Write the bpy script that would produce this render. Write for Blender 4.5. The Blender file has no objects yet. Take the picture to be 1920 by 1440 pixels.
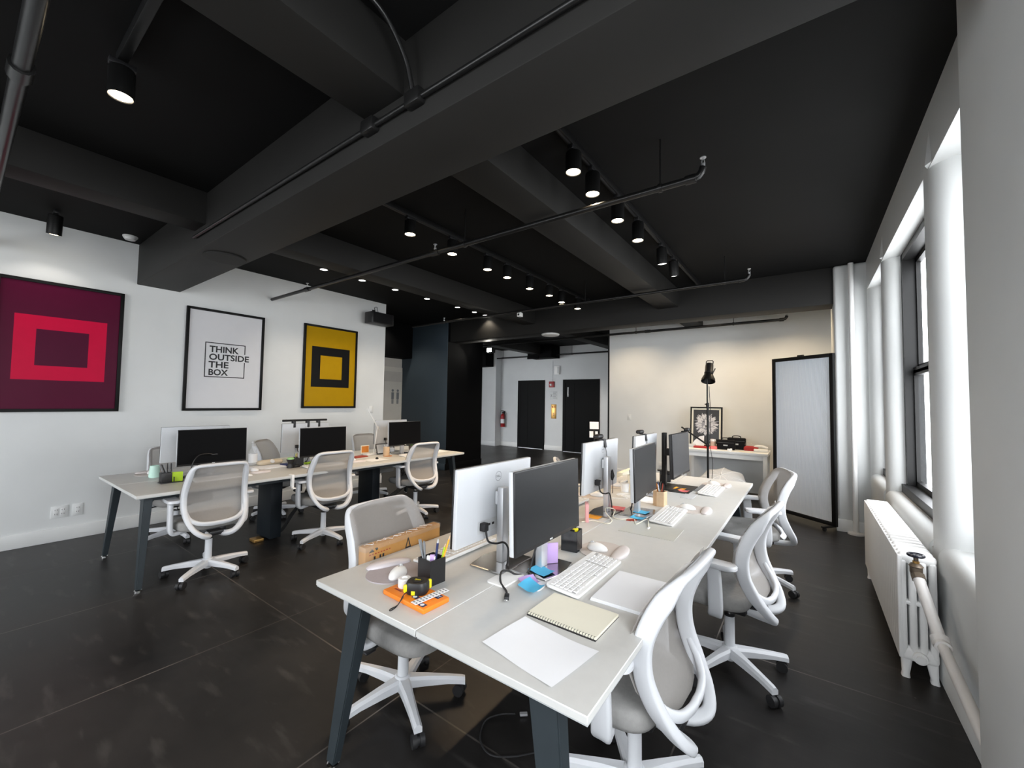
import bpy, bmesh, math, random
from mathutils import Vector, Matrix
random.seed(7)
PI = math.pi
S = bpy.context.scene
C = S.collection
H = 1.45            # camera height
T = 0.717           # desk top height

# light levels
SKY = 12.5; SP_R = 13; SP_L = 55; SP_N = 30; SP_W = 7; DL = 28; WW = 125; LB = 100; HL = 50
# ------------------------------------------------------------------ materials
MATS = {}
def mat(name, col, rough=0.5, metal=0.0, spec=0.5, var=0.06, vscale=8.0, bump=0.0, bscale=120.0,
        emit=None, estr=0.0, alpha=1.0, coat=0.0, trans=0.0, rvar=0.0):
    if name in MATS: return MATS[name]
    m = bpy.data.materials.new(name); m.use_nodes = True
    nt = m.node_tree; b = nt.nodes['Principled BSDF']
    b.inputs['Roughness'].default_value = rough; b.inputs['Metallic'].default_value = metal
    b.inputs['Specular IOR Level'].default_value = spec
    b.inputs['Coat Weight'].default_value = coat; b.inputs['Coat Roughness'].default_value = 0.03
    b.inputs['Transmission Weight'].default_value = trans; b.inputs['Alpha'].default_value = alpha
    tc = nt.nodes.new('ShaderNodeTexCoord'); no = nt.nodes.new('ShaderNodeTexNoise')
    no.inputs['Scale'].default_value = vscale; no.inputs['Detail'].default_value = 4
    nt.links.new(tc.outputs['Object'], no.inputs['Vector'])
    rp = nt.nodes.new('ShaderNodeValToRGB')
    rp.color_ramp.elements[0].position = 0.3; rp.color_ramp.elements[1].position = 0.7
    lo = [max(0, c*(1-var)) for c in col]; hi = [min(1, c*(1+var)) for c in col]
    rp.color_ramp.elements[0].color = (*lo, 1); rp.color_ramp.elements[1].color = (*hi, 1)
    nt.links.new(no.outputs['Fac'], rp.inputs['Fac']); nt.links.new(rp.outputs['Color'], b.inputs['Base Color'])
    if rvar:
        mr = nt.nodes.new('ShaderNodeMapRange')
        mr.inputs['To Min'].default_value = rough-rvar; mr.inputs['To Max'].default_value = rough+rvar
        nt.links.new(no.outputs['Fac'], mr.inputs['Value']); nt.links.new(mr.outputs['Result'], b.inputs['Roughness'])
    if bump:
        n2 = nt.nodes.new('ShaderNodeTexNoise'); n2.inputs['Scale'].default_value = bscale
        nt.links.new(tc.outputs['Object'], n2.inputs['Vector'])
        bp = nt.nodes.new('ShaderNodeBump'); bp.inputs['Strength'].default_value = bump; bp.inputs['Distance'].default_value = 0.003
        nt.links.new(n2.outputs['Fac'], bp.inputs['Height']); nt.links.new(bp.outputs['Normal'], b.inputs['Normal'])
    if emit:
        b.inputs['Emission Color'].default_value = (*emit, 1); b.inputs['Emission Strength'].default_value = estr
        m.cycles.emission_sampling = 'NONE'
    MATS[name] = m
    return m

def srgb(r, g, b):
    f = lambda c: (c/255/12.92) if c/255 <= 0.04045 else ((c/255+0.055)/1.055)**2.4
    return (f(r), f(g), f(b))

M_wall = mat('white_wall_paint', (0.76,0.775,0.77), 0.6, var=0.025, vscale=2.5, bump=0.06, bscale=90)
M_walld = mat('white_plaster', (0.67,0.685,0.68), 0.5, var=0.02, vscale=2.0, bump=0.04, bscale=60)
M_trim = mat('white_trim_paint', (0.78,0.79,0.78), 0.4, var=0.02)
M_ceil = mat('black_ceiling_paint', (0.0075,0.0075,0.0074), 0.7, spec=0.10, var=0.12, vscale=1.5, bump=0.05, bscale=60)
M_beam = mat('black_beam_paint', (0.0190,0.0186,0.0176), 0.6, spec=0.18, var=0.1, vscale=1.5, bump=0.04, bscale=60)
M_blackpaint = mat('black_wall_paint', (0.0028,0.0028,0.003), 0.7, spec=0.06, var=0.1)
M_slatepaint = mat('slate_blue_paint', (0.046,0.068,0.088), 0.6, var=0.06, vscale=2)
M_blackmetal = mat('black_metal', (0.0055,0.0055,0.0055), 0.42, spec=0.3, var=0.1)
M_pipe = mat('black_pipe_paint', (0.015,0.015,0.015), 0.3, metal=0.3, var=0.1)
M_blackplastic = mat('black_plastic', (0.010,0.010,0.011), 0.45, var=0.1)
M_rubber = mat('black_rubber', (0.012,0.012,0.013), 0.6, var=0.1)
M_screen = mat('dark_screen', (0.010,0.0115,0.013), 0.36, spec=0.26, var=0.03, coat=0.0)
M_screen_off = mat('black_screen', (0.003,0.003,0.0035), 0.5, spec=0.06, var=0.03)
M_column = mat('black_slate_metal', (0.010,0.014,0.018), 0.5, spec=0.25, var=0.08)
M_bezel = mat('screen_bezel', (0.006,0.006,0.007), 0.4, var=0.05)
M_moniback = mat('white_monitor_plastic', (0.60,0.62,0.645), 0.45, var=0.015)
M_port = mat('pale_grey_plastic', (0.55,0.56,0.57), 0.5, var=0.04)
M_silver = mat('brushed_silver', (0.48,0.47,0.46), 0.22, metal=1.0, var=0.05)
M_satin = mat('satin_aluminium', (0.62,0.63,0.65), 0.42, metal=0.7, var=0.04)
M_chrome = mat('chrome', (0.75,0.75,0.75), 0.12, metal=1.0, var=0.02)
M_chairw = mat('white_chair_plastic', (0.65,0.665,0.69), 0.42, var=0.015)
M_seat = mat('grey_seat_fabric', (0.30,0.295,0.285), 0.9, spec=0.2, var=0.06, vscale=60, bump=0.35, bscale=600)
M_desk = mat('pale_desk_laminate', (0.59,0.59,0.57), 0.42, var=0.02, vscale=30)
M_deskedge = mat('grey_desk_edge', (0.46,0.48,0.48), 0.5, var=0.03)
M_slate = mat('dark_slate_metal', (0.026,0.034,0.039), 0.5, spec=0.3, var=0.08)
M_white = mat('white_plastic', (0.82,0.82,0.81), 0.35, var=0.015)
M_key = mat('white_key_plastic', (0.78,0.78,0.77), 0.45, var=0.02)
M_kbgap = mat('grey_key_gap', (0.42,0.42,0.42), 0.6, var=0.03)
M_pad = mat('beige_mouse_pad_cloth', (0.56,0.51,0.48), 0.8, var=0.03, vscale=80, bump=0.1, bscale=500)
M_padg = mat('grey_mauve_pad_cloth', (0.42,0.38,0.40), 0.75, var=0.03, vscale=80, bump=0.1, bscale=500)
M_padw = mat('pale_wrist_gel', (0.66,0.61,0.60), 0.45, var=0.03)
M_paper = mat('white_paper', (0.84,0.85,0.87), 0.7, var=0.015, vscale=5)
M_cream = mat('cream_paper', (0.80,0.77,0.64), 0.75, var=0.015)
M_ink = mat('black_ink', (0.012,0.012,0.014), 0.6, var=0.05)
M_greyink = mat('grey_ink', (0.22,0.23,0.24), 0.6, var=0.05)
M_orange = mat('orange_card', srgb(232,128,30), 0.45, var=0.04)
M_navy = mat('navy_ink', srgb(35,45,90), 0.5, var=0.05)
M_redink = mat('dark_red_ink', srgb(150,50,30), 0.6, var=0.05)
M_yellow = mat('yellow_plastic', srgb(240,225,30), 0.4, var=0.04)
M_blue = mat('sky_blue_paper', srgb(85,185,225), 0.7, var=0.03)
M_purple = mat('lilac_paper', srgb(196,165,220), 0.7, var=0.03)
M_pink = mat('pink_paper', srgb(232,120,120), 0.7, var=0.03)
M_rose = mat('rose_card', srgb(225,165,165), 0.6, var=0.03)
M_onote = mat('orange_paper', srgb(245,170,50), 0.7, var=0.03)
M_green = mat('green_paper', srgb(165,200,40), 0.7, var=0.03)
M_sage = mat('sage_card', srgb(120,150,120), 0.7, var=0.03)
M_mint = mat('mint_ceramic', srgb(195,228,215), 0.4, var=0.03)
M_wood = mat('light_wood', srgb(205,175,140), 0.55, var=0.10, vscale=14)
M_woodo = mat('orange_wood', srgb(205,125,45), 0.5, var=0.08, vscale=14)
M_card = mat('brown_cardboard', srgb(176,128,66), 0.75, var=0.05, vscale=14)
M_brass = mat('aged_brass', srgb(180,140,80), 0.35, metal=0.8, var=0.1)
M_bronze = mat('dull_bronze', srgb(110,98,85), 0.45, metal=0.6, var=0.1)
M_red = mat('red_enamel', srgb(150,20,25), 0.4, var=0.05)
M_redfab = mat('red_fabric', srgb(165,45,45), 0.8, var=0.05)
M_tan = mat('tan_fabric', srgb(215,200,175), 0.8, var=0.05)
M_artframe = mat('black_frame_wood', (0.004,0.004,0.004), 0.5, spec=0.2, var=0.1)
M_art_mar = mat('maroon_print', srgb(84,14,46), 0.35, spec=0.08, var=0.03, coat=0.0)
M_art_dmar = mat('dark_maroon_print', srgb(80,14,46), 0.35, spec=0.08, var=0.03, coat=0.0)
M_art_red = mat('crimson_print', srgb(205,10,62), 0.35, spec=0.08, var=0.03, coat=0.0)
M_art_white = mat('white_print', (0.72,0.72,0.74), 0.35, spec=0.08, var=0.01, coat=0.0)
M_art_yel = mat('mustard_print', srgb(180,140,12), 0.35, spec=0.08, var=0.03, coat=0.0)
M_art_blk = mat('black_print', (0.010,0.010,0.010), 0.35, spec=0.08, var=0.05, coat=0.0)
M_lens = mat('warm_lamp_glow', (1,0.9,0.7), 0.4, emit=(1.0,0.84,0.58), estr=14)
M_lenscool = mat('white_lamp_glow', (1,1,0.95), 0.4, emit=(1.0,0.97,0.90), estr=10)
M_flood = mat('flood_glow', (1,1,1), 0.4, emit=(1.0,0.97,0.88), estr=30)
M_blackfab = mat('black_fabric', (0.008,0.008,0.009), 0.85, spec=0.2, var=0.1)
M_rad = mat('white_radiator_enamel', (0.88,0.88,0.87), 0.38, var=0.015)
M_radpipe = mat('cream_pipe_paint', (0.72,0.70,0.68), 0.42, var=0.03)
M_smoked = mat('smoked_acrylic', (0.02,0.022,0.026), 0.12, var=0.05, alpha=0.88)
M_lionw = mat('white_lion_ink', (0.68,0.67,0.68), 0.6, var=0.05)
M_lionb = mat('charcoal_print', (0.030,0.031,0.034), 0.5, var=0.05, coat=0.08)
M_liong = mat('grey_lion_ink', (0.30,0.30,0.33), 0.6, var=0.1, vscale=60)
M_hall = mat('warm_hall_paint', (0.62,0.58,0.52), 0.6, var=0.02)
M_halldoor = mat('cream_door_paint', (0.74,0.70,0.62), 0.45, var=0.02)
M_elevdoor = mat('black_elevator_door', (0.0022,0.0024,0.0026), 0.6, spec=0.12, var=0.08)
M_elevwall = mat('grey_white_lobby_paint', (0.66,0.68,0.69), 0.6, var=0.03, vscale=2)

def glass_mat(name, col, fac_transparent, rough=0.05):
    m = bpy.data.materials.new(name); m.use_nodes = True; nt = m.node_tree
    nt.nodes.clear()
    out = nt.nodes.new('ShaderNodeOutputMaterial'); mx = nt.nodes.new('ShaderNodeMixShader')
    tr = nt.nodes.new('ShaderNodeBsdfTransparent'); pb = nt.nodes.new('ShaderNodeBsdfPrincipled')
    pb.inputs['Roughness'].default_value = rough
    tc = nt.nodes.new('ShaderNodeTexCoord'); no = nt.nodes.new('ShaderNodeTexNoise'); no.inputs['Scale'].default_value = 90
    nt.links.new(tc.outputs['Object'], no.inputs['Vector'])
    rp = nt.nodes.new('ShaderNodeValToRGB')
    rp.color_ramp.elements[0].color = (*[c*0.95 for c in col],1); rp.color_ramp.elements[1].color = (*[min(1,c*1.05) for c in col],1)
    nt.links.new(no.outputs['Fac'], rp.inputs['Fac']); nt.links.new(rp.outputs['Color'], pb.inputs['Base Color'])
    mx.inputs[0].default_value = 1-fac_transparent
    nt.links.new(tr.outputs[0], mx.inputs[1]); nt.links.new(pb.outputs[0], mx.inputs[2]); nt.links.new(mx.outputs[0], out.inputs[0])
    return m
M_mesh = glass_mat('taupe_back_mesh', (0.36,0.34,0.32), 0.36, 0.9)
M_glass = glass_mat('window_glass', (0.8,0.85,0.9), 0.90, 0.02)
M_clear = glass_mat('clear_plastic', (0.85,0.88,0.9), 0.72, 0.1)
M_wrap = glass_mat('clear_wrap', (0.75,0.72,0.66), 0.86, 0.12)
M_umb = glass_mat('white_translucent_nylon', (0.8,0.82,0.85), 0.45, 0.4)

def panel_mat():
    # fluted translucent panel: fine vertical ribs, pale blue white
    m = bpy.data.materials.new('fluted_acrylic'); m.use_nodes = True; nt = m.node_tree; b = nt.nodes['Principled BSDF']
    b.inputs['Roughness'].default_value = 0.32; b.inputs['Base Color'].default_value = (0.76,0.83,0.93,1)
    b.inputs['Specular IOR Level'].default_value = 0.6
    tc = nt.nodes.new('ShaderNodeTexCoord'); w = nt.nodes.new('ShaderNodeTexWave'); w.wave_type = 'BANDS'; w.bands_direction = 'X'
    w.inputs['Scale'].default_value = 26
    nt.links.new(tc.outputs['Object'], w.inputs['Vector'])
    rp = nt.nodes.new('ShaderNodeValToRGB'); rp.color_ramp.elements[0].color = (0.76,0.82,0.92,1); rp.color_ramp.elements[1].color = (0.90,0.95,1.0,1)
    nt.links.new(w.outputs['Fac'], rp.inputs['Fac']); nt.links.new(rp.outputs['Color'], b.inputs['Base Color'])
    bp = nt.nodes.new('ShaderNodeBump'); bp.inputs['Strength'].default_value = 0.5; bp.inputs['Distance'].default_value = 0.006
    nt.links.new(w.outputs['Fac'], bp.inputs['Height']); nt.links.new(bp.outputs['Normal'], b.inputs['Normal'])
    return m
M_panel = panel_mat()

def floor_mat():
    m = bpy.data.materials.new('black_polished_concrete'); m.use_nodes = True; nt = m.node_tree; b = nt.nodes['Principled BSDF']
    L = nt.links
    tc = nt.nodes.new('ShaderNodeTexCoord')
    n1 = nt.nodes.new('ShaderNodeTexNoise'); n1.inputs['Scale'].default_value = 0.9; n1.inputs['Detail'].default_value = 8; n1.inputs['Roughness'].default_value = 0.65
    L.new(tc.outputs['Object'], n1.inputs['Vector'])
    r1 = nt.nodes.new('ShaderNodeValToRGB')
    r1.color_ramp.elements[0].position = 0.32; r1.color_ramp.elements[0].color = (0.0070,0.0067,0.0066,1)
    r1.color_ramp.elements[1].position = 0.72; r1.color_ramp.elements[1].color = (0.033,0.0305,0.029,1)
    L.new(n1.outputs['Fac'], r1.inputs['Fac'])
    # scuffs
    mp = nt.nodes.new('ShaderNodeMapping'); mp.inputs['Scale'].default_value = (2.2,9,1); mp.inputs['Rotation'].default_value = (0,0,0.5)
    n2 = nt.nodes.new('ShaderNodeTexNoise'); n2.inputs['Scale'].default_value = 1.6; n2.inputs['Detail'].default_value = 10
    L.new(tc.outputs['Object'], mp.inputs['Vector']); L.new(mp.outputs['Vector'], n2.inputs['Vector'])
    r2 = nt.nodes.new('ShaderNodeValToRGB')
    r2.color_ramp.elements[0].position = 0.58; r2.color_ramp.elements[0].color = (0,0,0,1)
    r2.color_ramp.elements[1].position = 0.85; r2.color_ramp.elements[1].color = (0.05,0.047,0.044,1)
    L.new(n2.outputs['Fac'], r2.inputs['Fac'])
    ad = nt.nodes.new('ShaderNodeMix'); ad.data_type = 'RGBA'; ad.blend_type = 'ADD'; ad.inputs[0].default_value = 0.9
    L.new(r1.outputs['Color'], ad.inputs[6]); L.new(r2.outputs['Color'], ad.inputs[7])
    # specks
    n3 = nt.nodes.new('ShaderNodeTexVoronoi'); n3.inputs['Scale'].default_value = 3.2
    L.new(tc.outputs['Object'], n3.inputs['Vector'])
    lt = nt.nodes.new('ShaderNodeMath'); lt.operation = 'LESS_THAN'; lt.inputs[1].default_value = 0.016
    L.new(n3.outputs['Distance'], lt.inputs[0])
    ad2 = nt.nodes.new('ShaderNodeMix'); ad2.data_type = 'RGBA'; ad2.inputs[7].default_value = (0.16,0.15,0.15,1)
    ml = nt.nodes.new('ShaderNodeMath'); ml.operation = 'MULTIPLY'; ml.inputs[1].default_value = 0.5
    L.new(lt.outputs[0], ml.inputs[0]); L.new(ml.outputs[0], ad2.inputs[0]); L.new(ad.outputs[2], ad2.inputs[6])
    # saw-cut joints on a grid
    sp = nt.nodes.new('ShaderNodeSeparateXYZ'); L.new(tc.outputs['Object'], sp.inputs[0])
    def joint(sock, off, pitch, w):
        a = nt.nodes.new('ShaderNodeMath'); a.operation = 'SUBTRACT'; a.inputs[1].default_value = off - pitch*10 - pitch/2; L.new(sock, a.inputs[0])
        q = nt.nodes.new('ShaderNodeMath'); q.operation = 'MODULO'; q.inputs[1].default_value = pitch; L.new(a.outputs[0], q.inputs[0])
        s2 = nt.nodes.new('ShaderNodeMath'); s2.operation = 'SUBTRACT'; s2.inputs[1].default_value = pitch/2; L.new(q.outputs[0], s2.inputs[0])
        ab = nt.nodes.new('ShaderNodeMath'); ab.operation = 'ABSOLUTE'; L.new(s2.outputs[0], ab.inputs[0])
        l2 = nt.nodes.new('ShaderNodeMath'); l2.operation = 'LESS_THAN'; l2.inputs[1].default_value = w; L.new(ab.outputs[0], l2.inputs[0])
        return l2
    jx = joint(sp.outputs[0], -2.806, 1.165, 0.0035); jy = joint(sp.outputs[1], 1.392, 1.40, 0.0040)
    mx = nt.nodes.new('ShaderNodeMath'); mx.operation = 'MAXIMUM'; L.new(jx.outputs[0], mx.inputs[0]); L.new(jy.outputs[0], mx.inputs[1])
    n4 = nt.nodes.new('ShaderNodeTexNoise'); n4.inputs['Scale'].default_value = 1.3; n4.inputs['Detail'].default_value = 6; L.new(tc.outputs['Object'], n4.inputs['Vector'])
    r4 = nt.nodes.new('ShaderNodeValToRGB'); r4.color_ramp.elements[0].position = 0.47; r4.color_ramp.elements[1].position = 0.66; r4.color_ramp.elements[0].color = (0.22,0.22,0.22,1)
    L.new(n4.outputs['Fac'], r4.inputs['Fac'])
    mj = nt.nodes.new('ShaderNodeMath'); mj.operation = 'MULTIPLY'; L.new(mx.outputs[0], mj.inputs[0]); L.new(r4.outputs['Color'], mj.inputs[1])
    fin = nt.nodes.new('ShaderNodeMix'); fin.data_type = 'RGBA'; fin.inputs[7].default_value = (0.17,0.15,0.135,1)
    L.new(mj.outputs[0], fin.inputs[0]); L.new(ad2.outputs[2], fin.inputs[6]); L.new(fin.outputs[2], b.inputs['Base Color'])
    mr = nt.nodes.new('ShaderNodeMapRange'); mr.inputs['To Min'].default_value = 0.24; mr.inputs['To Max'].default_value = 0.52
    L.new(n1.outputs['Fac'], mr.inputs['Value']); L.new(mr.outputs['Result'], b.inputs['Roughness'])
    b.inputs['Specular IOR Level'].default_value = 0.24
    bp = nt.nodes.new('ShaderNodeBump'); bp.inputs['Strength'].default_value = 0.06; bp.inputs['Distance'].default_value = 0.01
    L.new(n2.outputs['Fac'], bp.inputs['Height']); L.new(bp.outputs['Normal'], b.inputs['Normal'])
    return m
M_floor = floor_mat()

# ------------------------------------------------------------------ mesh builder
class MB:
    """collects shapes and links them as ONE mesh object"""
    def __init__(s): s.bm = bmesh.new(); s.mi = 0; s.mats = []
    def use(s, m):
        if m not in s.mats: s.mats.append(m)
        s.mi = s.mats.index(m); return s
    def _fin(s, fs):
        for f in fs: f.material_index = s.mi
    def poly(s, pts):
        vs = [s.bm.verts.new(p) for p in pts]; f = s.bm.faces.new(vs); s._fin([f]); return s
    def box(s, c, d, r=0.0, seg=2, rot=None, taper=1.0):
        n0 = set(s.bm.faces)
        M = Matrix.Translation(c)
        if rot is not None: M = M @ rot.to_4x4()
        res = bmesh.ops.create_cube(s.bm, size=1.0)
        vs = res['verts']
        for v in vs:
            k = taper if v.co.z > 0 else 1.0
            v.co = Vector((v.co.x*d[0]*k, v.co.y*d[1]*k, v.co.z*d[2]))
        if r > 0:
            es = list({e for v in vs for e in v.link_edges})
            r = min(r, 0.49*min(d))
            rb = bmesh.ops.bevel(s.bm, geom=es, offset=r, segments=seg, profile=0.5, affect='EDGES')
        fs = [f for f in s.bm.faces if f not in n0]
        vv = {v for f in fs for v in f.verts}
        for v in vv: v.co = M @ v.co
        s._fin(fs); return s
    def bb(s, x0, x1, y0, y1, z0, z1, r=0.0, seg=2):
        return s.box(((x0+x1)/2,(y0+y1)/2,(z0+z1)/2), (abs(x1-x0),abs(y1-y0),abs(z1-z0)), r, seg)
    def rings(s, rings, cap=True, closed=False):
        R = [[s.bm.verts.new(p) for p in r] for r in rings]; n = len(R[0]); fs = []
        m = len(R)
        for i in range(m if closed else m-1):
            A, B = R[i], R[(i+1) % m]
            for j in range(n):
                fs.append(s.bm.faces.new((A[j], A[(j+1)%n], B[(j+1)%n], B[j])))
        if cap and not closed:
            fs.append(s.bm.faces.new(R[0][::-1])); fs.append(s.bm.faces.new(R[-1]))
        s._fin(fs); return s
    def lathe(s, prof, seg=20, at=(0,0,0), M=None, cap=True):
        M = M or Matrix.Identity(3); at = Vector(at)
        return s.rings([[at + M @ Vector((max(r,1e-4)*math.cos(2*PI*k/seg), max(r,1e-4)*math.sin(2*PI*k/seg), z)) for k in range(seg)] for r, z in prof], cap)
    def cyl(s, a, b, r, seg=16, r2=None):
        a, b = Vector(a), Vector(b); d = b-a
        q = Vector((0,0,1)).rotation_difference(d.normalized()).to_matrix()
        return s.lathe([(r,0),(r if r2 is None else r2, d.length)], seg, a, q)
    def tube(s, pts, r, seg=8, closed=False, rs=None):
        pts = [Vector(p) for p in pts]; n = len(pts); rings = []
        u = None
        for i, p in enumerate(pts):
            if closed: t = (pts[(i+1)%n]-pts[i-1])
            else: t = pts[min(i+1,n-1)]-pts[max(i-1,0)]
            t.normalize()
            if u is None:
                u = t.orthogonal().normalized()
            else:
                u = (u - t*u.dot(t)); u = u.normalized() if u.length > 1e-6 else t.orthogonal().normalized()
            w = t.cross(u); rr = rs[i] if rs else r
            rings.append([p + (u*math.cos(2*PI*k/seg)+w*math.sin(2*PI*k/seg))*rr for k in range(seg)])
        return s.rings(rings, True, closed)
    def sweep(s, pts, sec, ref, closed=False):
        """sec: list of (u,v) or function i->list ; u along in-surface normal to path, v along ref"""
        pts = [Vector(p) for p in pts]; n = len(pts); rings = []
        for i, p in enumerate(pts):
            t = (pts[(i+1)%n]-pts[i-1]) if closed else pts[min(i+1,n-1)]-pts[max(i-1,0)]
            t.normalize(); rf = Vector(ref(i)) if callable(ref) else Vector(ref)
            v = (rf - t*rf.dot(t)).normalized(); u = t.cross(v)
            sc = sec(i) if callable(sec) else sec
            rings.append([p + u*a + v*b for a, b in sc])
        return s.rings(rings, True, closed)
    def prism(s, pts, z0, z1):
        return s.rings([[Vector((x,y,z0)) for x,y in pts],[Vector((x,y,z1)) for x,y in pts]])
    def build(s, name, m=None, parent=None, loc=(0,0,0), rz=0.0, smooth=True, ang=38):
        bmesh.ops.recalc_face_normals(s.bm, faces=s.bm.faces[:])
        me = bpy.data.meshes.new(name); s.bm.to_mesh(me); s.bm.free()
        for mm in (s.mats or [m]): me.materials.append(mm)
        if smooth:
            for p in me.polygons: p.use_smooth = True
            me.set_sharp_from_angle(angle=math.radians(ang))
        o = bpy.data.objects.new(name, me); C.objects.link(o)
        o.location = loc; o.rotation_euler = (0,0,rz)
        if parent is not None: o.parent = parent
        return o

def rrect(w, h, r, seg=4, cx=0, cy=0):
    pts = []
    for (sx, sy, a0) in ((1,1,0),(-1,1,PI/2),(-1,-1,PI),(1,-1,1.5*PI)):
        for k in range(seg+1):
            a = a0 + PI/2*k/seg
            pts.append((cx+sx*(w/2-r)+r*math.cos(a), cy+sy*(h/2-r)+r*math.sin(a)))
    return pts
def crom(pts, n=6, closed=False):
    P = [Vector(p) for p in pts]; out = []; m = len(P)
    rng = range(m if closed else m-1)
    for i in rng:
        p0 = P[i-1] if (closed or i>0) else P[0]*2-P[1]
        p1 = P[i]; p2 = P[(i+1)%m]
        p3 = P[(i+2)%m] if (closed or i+2<m) else P[-1]*2-P[-2]
        for k in range(n):
            t = k/n
            out.append(0.5*((2*p1)+(p2-p0)*t+(2*p0-5*p1+4*p2-p3)*t*t+(3*p1-p0-3*p2+p3)*t**3))
    if not closed: out.append(P[-1])
    return out

def tag(o, label=None, cat=None, group=None, kind=None):
    if label: o['label'] = label
    if cat: o['category'] = cat
    if group: o['group'] = group
    if kind: o['kind'] = kind
    return o
def thing(name, label, cat, loc=(0,0,0), rz=0.0, group=None):
    o = bpy.data.objects.new(name, None); C.objects.link(o); o.empty_display_size = 0.05
    o.location = loc; o.rotation_euler = (0,0,rz)
    return tag(o, label, cat, group)
def dup(root, loc, rz, label, group=None, parent=None):
    r = root.copy(); C.objects.link(r); r.location = loc; r.rotation_euler = (0,0,rz)
    if label: r['label'] = label
    if group: r['group'] = group
    for ch in list(root.children):
        c = ch.copy(); C.objects.link(c); c.parent = r
        for g in list(ch.children):
            d = g.copy(); C.objects.link(d); d.parent = c
    return r
def struct(mb, name, m=None, parent=None, **k):
    o = mb.build(name, m, parent, **k)
    if parent is None: o['kind'] = 'structure'
    return o
def text_into(mb, text, w, h, fn, bold=0.0, depth=0.0, height_only=False):
    """flat lettering fitted to w x h, placed by fn(u,v)->point"""
    cu = bpy.data.curves.new('lettering', 'FONT'); cu.body = text; cu.size = 1.0; cu.offset = bold; cu.resolution_u = 3
    o = bpy.data.objects.new('lettering', cu); C.objects.link(o)
    dg = bpy.context.evaluated_depsgraph_get(); me = bpy.data.meshes.new_from_object(o.evaluated_get(dg))
    bpy.data.objects.remove(o); bpy.data.curves.remove(cu)
    xs = [v.co.x for v in me.vertices]; ys = [v.co.y for v in me.vertices]
    x0, x1, y0, y1 = min(xs), max(xs), min(ys), max(ys)
    sy = h/(y1-y0); sx = sy if height_only else w/(x1-x0)
    vs = [mb.bm.verts.new(fn((v.co.x-x0)*sx, (v.co.y-y0)*sy)) for v in me.vertices]
    for p in me.polygons:
        try:
            f = mb.bm.faces.new([vs[i] for i in p.vertices]); f.material_index = mb.mi
        except ValueError: pass
    bpy.data.meshes.remove(me)
    return mb
# ------------------------------------------------------------------ the room shell
XL, XR, ZC = -6.041, 0.572, 3.14
def sbox(name, m, *b, r=0.0):
    return struct(MB().bb(*b, r=r), name, m)
sbox('floor', M_floor, -11, 1.0, -4, 11.2, -0.12, 0)
sbox('ceiling', M_ceil, -11, 1.0, -4, 11.2, ZC, ZC+0.15)
sbox('wall_left', M_wall, XL-0.16, XL, -4, 4.505, 0, ZC)
NEAR = {'fill_window_5': (-5.6,-4.1), 'fill_window_6': (-3.7,-2.2), 'fill_window_7': (-1.8,-0.3)}  # unseen windows behind the camera, added to give frontal fill light
m = MB(); m.bb(-6.2,0.95,-4.3,-4.0,0,0.4); m.bb(-6.2,0.95,-4.3,-4.0,3.05,ZC)
xs = [-6.2]+[q for ab in NEAR.values() for q in ab]+[0.95]
for i in range(0,len(xs),2): m.bb(xs[i],xs[i+1],-4.3,-4.0,0.4,3.05)
struct(m, 'wall_near', M_wall)
for n, (a, b) in NEAR.items():
    w = MB(); w.bb(a,a+0.06,-4.2,-4.1,0.4,3.05); w.bb(b-0.06,b,-4.2,-4.1,0.4,3.05); w.bb(a,b,-4.2,-4.1,0.4,0.47); w.bb(a,b,-4.2,-4.1,2.99,3.05); w.bb(a,b,-4.2,-4.1,1.72,1.78)
    fr = struct(w, n, M_blackmetal); MB().bb(a+0.05,b-0.05,-4.155,-4.150,0.46,3.0).build('pane', M_glass, fr)
sbox('wall_back', M_wall, -3.288, 0.572, 7.96, 8.15, 0, ZC)
sbox('trim_1', M_blackmetal, -3.315, -3.288, 7.94, 8.16, 0, ZC)
sbox('wall_lobby', M_elevwall, -9.6, -3.2, 10.8, 10.95, 0, ZC)
sbox('wall_lobby_right', M_elevwall, -3.2, -3.05, 8.15, 10.8, 0, ZC)
sbox('wall_lobby_left', M_elevwall, -9.75, -9.6, 7.2, 10.8, 0, ZC)
struct(MB().bb(-9.6, -8.245, 10.5, 10.8, 0, ZC).use(M_trim).bb(-9.6,-8.235,10.488,10.8,0,0.14,r=0.004), 'lobby_pillar', M_elevwall).data.materials[0] = M_elevwall
sbox('wall_hall', M_hall, -7.75, -7.6, 2.9, 6.15, 0, ZC)
sbox('wall_hall_end', M_hall, -7.6, -6.2, 2.9, 3.05, 0, ZC)
sbox('hall_ceiling_beam', M_blackpaint, -7.6, -7.25, 3.05, 6.15, 2.39, ZC)
# dark pillar: slate front, black side
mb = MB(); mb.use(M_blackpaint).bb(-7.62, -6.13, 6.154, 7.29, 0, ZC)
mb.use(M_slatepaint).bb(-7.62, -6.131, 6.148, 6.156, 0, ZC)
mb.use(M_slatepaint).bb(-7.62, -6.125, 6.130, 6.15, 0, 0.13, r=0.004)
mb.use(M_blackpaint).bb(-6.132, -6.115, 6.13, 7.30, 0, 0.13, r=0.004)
struct(mb, 'dark_pillar')
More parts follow.
